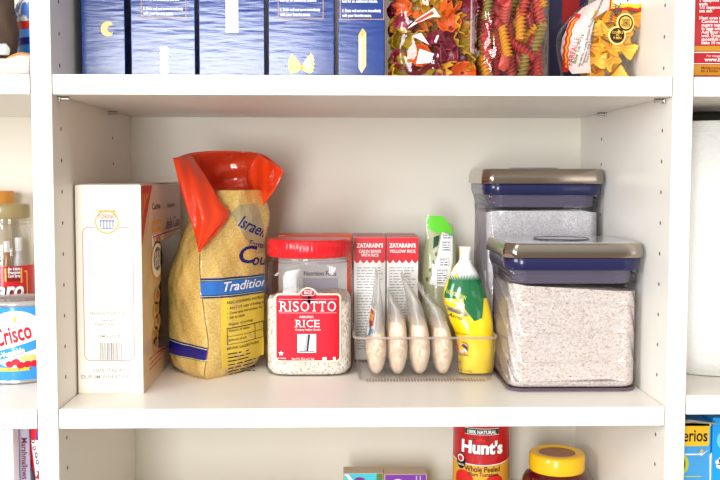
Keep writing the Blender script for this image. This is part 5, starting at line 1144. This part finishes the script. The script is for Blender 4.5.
m.build('front_print', [cyel, pmat('cereal_black', srgb(40, 26, 40), 0.4), pmat('cereal_lime', srgb(190, 206, 50), 0.4), pmat('cereal_brown', srgb(110, 40, 50), 0.4), whink], t)
m = MB(); e = CYY-0.004
m.add([(xl, CYY+0.001, ztc), (xr, CYY+0.001, ztc), (xr+0.003, e-0.012, ztc+0.0015), (xl+0.02, e-0.002, ztc+0.0045)], [[0, 1, 2, 3]]); m.add([(xl, CYY+0.15, ztc), (xr, CYY+0.15, ztc), (xr, CYY+0.05, ztc+0.004), (xl, CYY+0.05, ztc+0.004)], [[0, 1, 2, 3]]); m.build('top_flap', pmat('raw_card_grey', srgb(150, 140, 126), 0.7), t, mod=solid(0.0006))
t = thing('cereal_box', 'plain bright blue cereal box at the right edge of the lower right bay', 'box', (x0+0.11, 0.09, ZB))
B2 = 0.043; xl2 = xr+0.0012; m = MB(); ztb = ztc+0.006; m.box(xl2, xl2+0.06, B2, B2+0.16, ZB, ztb, 0, 0.001); m.build('carton', pmat('sky_blue_card', srgb(30, 156, 226), 0.4, coat=0.4, coat_rough=0.2), t)
m = MB(); f = FR(B2)
for u, v, rx, rz in ((719, 462, .005, .004), (723, 460, .006, .006), (722, 466, .008, .004)): q = P(u, v, B2); m.disc(q[0], q[1], rx, rz, f, 0, off=0.0005)
q = P(722, 440, B2); m.disc(q[0], q[1], 0.007, 0.011, f, 1, off=0.0005)
m.build('front_print', [whink, pmat('pale_cyan_ink', srgb(110, 200, 240), 0.4)], t)

# ------------------------------------------------------------------ lower shelf of the main bay
HX, HY, HR = 0.5804, 0.345, 0.0452
zb_ = ZB; hz1 = ZB+0.150
t = thing('tomato_can', 'red label can of whole peeled plum tomatoes on the lower shelf', 'can', (HX, HY, ZB))
m = MB(); can(m, HX, HY, HR, ZB, hz1); m.build('can_body', steel, t)
hf = cyl_fn(HX, HY, HR, 0, -PI/2-0.14)
m = MB()
def hband(s0, s1, z0, z1, mi, off, curve=0.0):
    n = 44; vs = []
    for i in range(n+1):
        s = s0+(s1-s0)*i/n; c = curve*(1-(s/0.05)**2)
        for j in range(3): vs.append(hf(s, z0+c+(z1-z0)*j/2, off))
    m.add(vs, [[i*3+j, i*3+j+3, i*3+j+4, i*3+j+1] for i in range(n) for j in range(2)], mi, True)
hzz = lambda v: atY(481, v, HY-HR).z
hband(-0.12, 0.12, ZB+0.006, hz1-0.005, 0, 0.0003)
hband(-0.12, 0.12, hzz(470), hzz(463.2), 5, 0.0006, -0.004); hband(-0.12, 0.12, hzz(463.2)-0.0004, hzz(463.2)+0.0007, 4, 0.0009, -0.004)
hband(-0.12, 0.12, ZB+0.006, hzz(470), 5, 0.0006, -0.004)
a, b = hzz(434.8), hzz(429.2); hband(-0.0275, 0.0285, a, b, 3, 0.0006); hband(-0.0275, 0.0285, a-0.0006, a, 4, 0.0008); hband(-0.0275, 0.0285, b, b+0.0006, 4, 0.0008)
m.text('100% NATURAL', 0.0, hzz(434.0), 0.0078, hf, 4, 0.025, off=0.0011, ds=0.003, fit=0.046)
m.text("Hunt's", 0.002, hzz(454.2), 0.027, hf, 6, 0.05, off=0.0009, ds=0.003, rot=-0.02, fit=0.070); m.text("Hunt's", 0.001, hzz(453.6), 0.027, hf, 4, 0.045, off=0.0014, ds=0.003, rot=-0.02, fit=0.069)
for s, v in ((-0.006, 440.5), (-0.001, 439.6), (0.004, 440.8)): m.disc(s, hzz(v), 0.0028, 0.0024, hf, 7, off=0.0012)
m.disc(-0.012, hzz(440), 0.004, 0.0012, hf, 3, off=0.0012); m.disc(0.010, hzz(440), 0.004, 0.0012, hf, 3, off=0.0012)
m.text('Whole Peeled', 0.002, hzz(472.2), 0.0125, hf, 1, 0.015, off=0.0012, ds=0.003, fit=0.058); m.text('Plum Tomatoes', 0.004, hzz(476.6), 0.0085, hf, 1, 0.01, off=0.0012, ds=0.003, fit=0.048)
m.disc(-0.035, hzz(463.5), 0.0095, 0.0125, hf, 1, 28, 0.0011, 0.003); m.disc(-0.035, hzz(460.5), 0.0065, 0.006, hf, 4, 24, 0.0014, 0.003); m.disc(-0.035, hzz(460.8), 0.0045, 0.0045, hf, 7, 20, 0.0017); m.text('TOMATOES', -0.035, hzz(468), 0.0042, hf, 4, 0.01, off=0.0016, fit=0.014)
for s, z, rr in ((-0.03, hzz(482), 0.018), (0.022, hzz(484), 0.016), (0.0, hzz(489), 0.014)): m.disc(s, z, rr, rr*0.9, hf, 7, 28, 0.0009, 0.003)
m.build('can_label', [pmat('can_red_label', srgb(186, 18, 30), 0.35, coat=0.4), black, dgrey, pmat('can_green', srgb(30, 72, 48), 0.35), whink, pmat('can_gold', srgb(222, 162, 58), 0.35), black, pmat('tomato_red', srgb(206, 42, 34), 0.35)], t)

SX, SY, SR = 0.6940, 0.300, 0.0435
t = thing('sauce_jar', 'dark red sauce jar with yellow lid on the lower shelf', 'jar', (SX, SY, ZB)); zl0, zl1 = -0.1742, -0.1445
m = MB(); m.lathe([(0.0001, ZB+0.001), (0.046, ZB+0.001), (0.050, ZB+0.006), (0.0545, ZB+0.03), (0.053, zl0-0.012), (0.048, zl0-0.005), (0.040, zl0), (0.038, zl0+0.003), (0.0001, zl0+0.003)], SX, SY, 64); m.build('jar_body', pmat('sauce_maroon', srgb(84, 12, 22), 0.1, coat=1), t)
m = MB(); m.lathe([(0.026, zl1-0.0018), (0.0290, zl1-0.0018), (0.0310, zl1), (SR-0.006, zl1), (SR-0.002, zl1-0.001), (SR, zl1-0.004), (SR, zl0+0.004), (SR-0.001, zl0+0.0015), (SR-0.003, zl0+0.001)][::-1], SX, SY, 96); m.build('lid', pmat('lid_yellow', srgb(244, 190, 20), 0.35, coat=0.5, coat_rough=0.1), t)
m = MB(); m.lathe([(0.0001, zl1-0.0016), (0.0285, zl1-0.0016)][::-1], SX, SY, 48); m.build('lid_medallion', pmat('lid_brown', srgb(150, 74, 22), 0.4, coat=0.4, bump=(200, 0.4)), t)
def small_box(name, label, ul, ur, vt, Y, col, mname, pr):
    x0, zt_ = P(ul, vt, Y); x1 = P(ur, vt, Y)[0]
    t = thing(name, label, 'box', ((x0+x1)/2, Y+0.02, ZB)); m = MB(); m.box(x0, x1, Y, Y+0.036, ZB, zt_, 0, 0.0008); m.build('carton', pmat('beige_card_edge', srgb(196, 176, 150), 0.5), t)
    m = MB(); f = FR(Y); m.rect(x0+0.0015, x1-0.0015, ZB+0.002, zt_-0.001, f, 0); pr(m, f, x0, x1, zt_); m.build('front_print', [pmat(mname, col, 0.4, coat=0.4), whink, pmat('grape_ink', srgb(120, 50, 130), 0.4), pmat('moss_ink', srgb(90, 120, 50), 0.4), lgrey], t)
def pr_teal(m, f, x0, x1, zt_):
    m.rect(x1-0.011, x1-0.0015, ZB+0.002, zt_-0.001, f, 3, off=0.0005); m.poly([(x0+0.002, zt_-0.002), (x0+0.008, zt_-0.002), (x0+0.022, zt_-0.02), (x0+0.016, zt_-0.02)], f, 1, off=0.0006)
    m.disc(x0+0.026, zt_-0.0125, 0.009, 0.006, f, 2, off=0.0007)
def pr_purple(m, f, x0, x1, zt_):
    for dx in (0.012, 0.018): m.rect(x1-dx, x1-dx+0.002, zt_-0.03, zt_-0.003, f, 4, off=0.0006)
    m.disc(x0+0.022, zt_-0.013, 0.008, 0.005, f, 1, off=0.0006)
small_box('teal_box', 'small teal box with slanted white stripe on the lower shelf', 343.5, 383.5, 473.2, 0.335, srgb(70, 190, 206), 'teal_ink_card', pr_teal)
small_box('purple_box', 'small purple box beside the teal box on the lower shelf', 384.2, 427, 474.2, 0.330, srgb(120, 50, 156), 'purple_card', pr_purple)
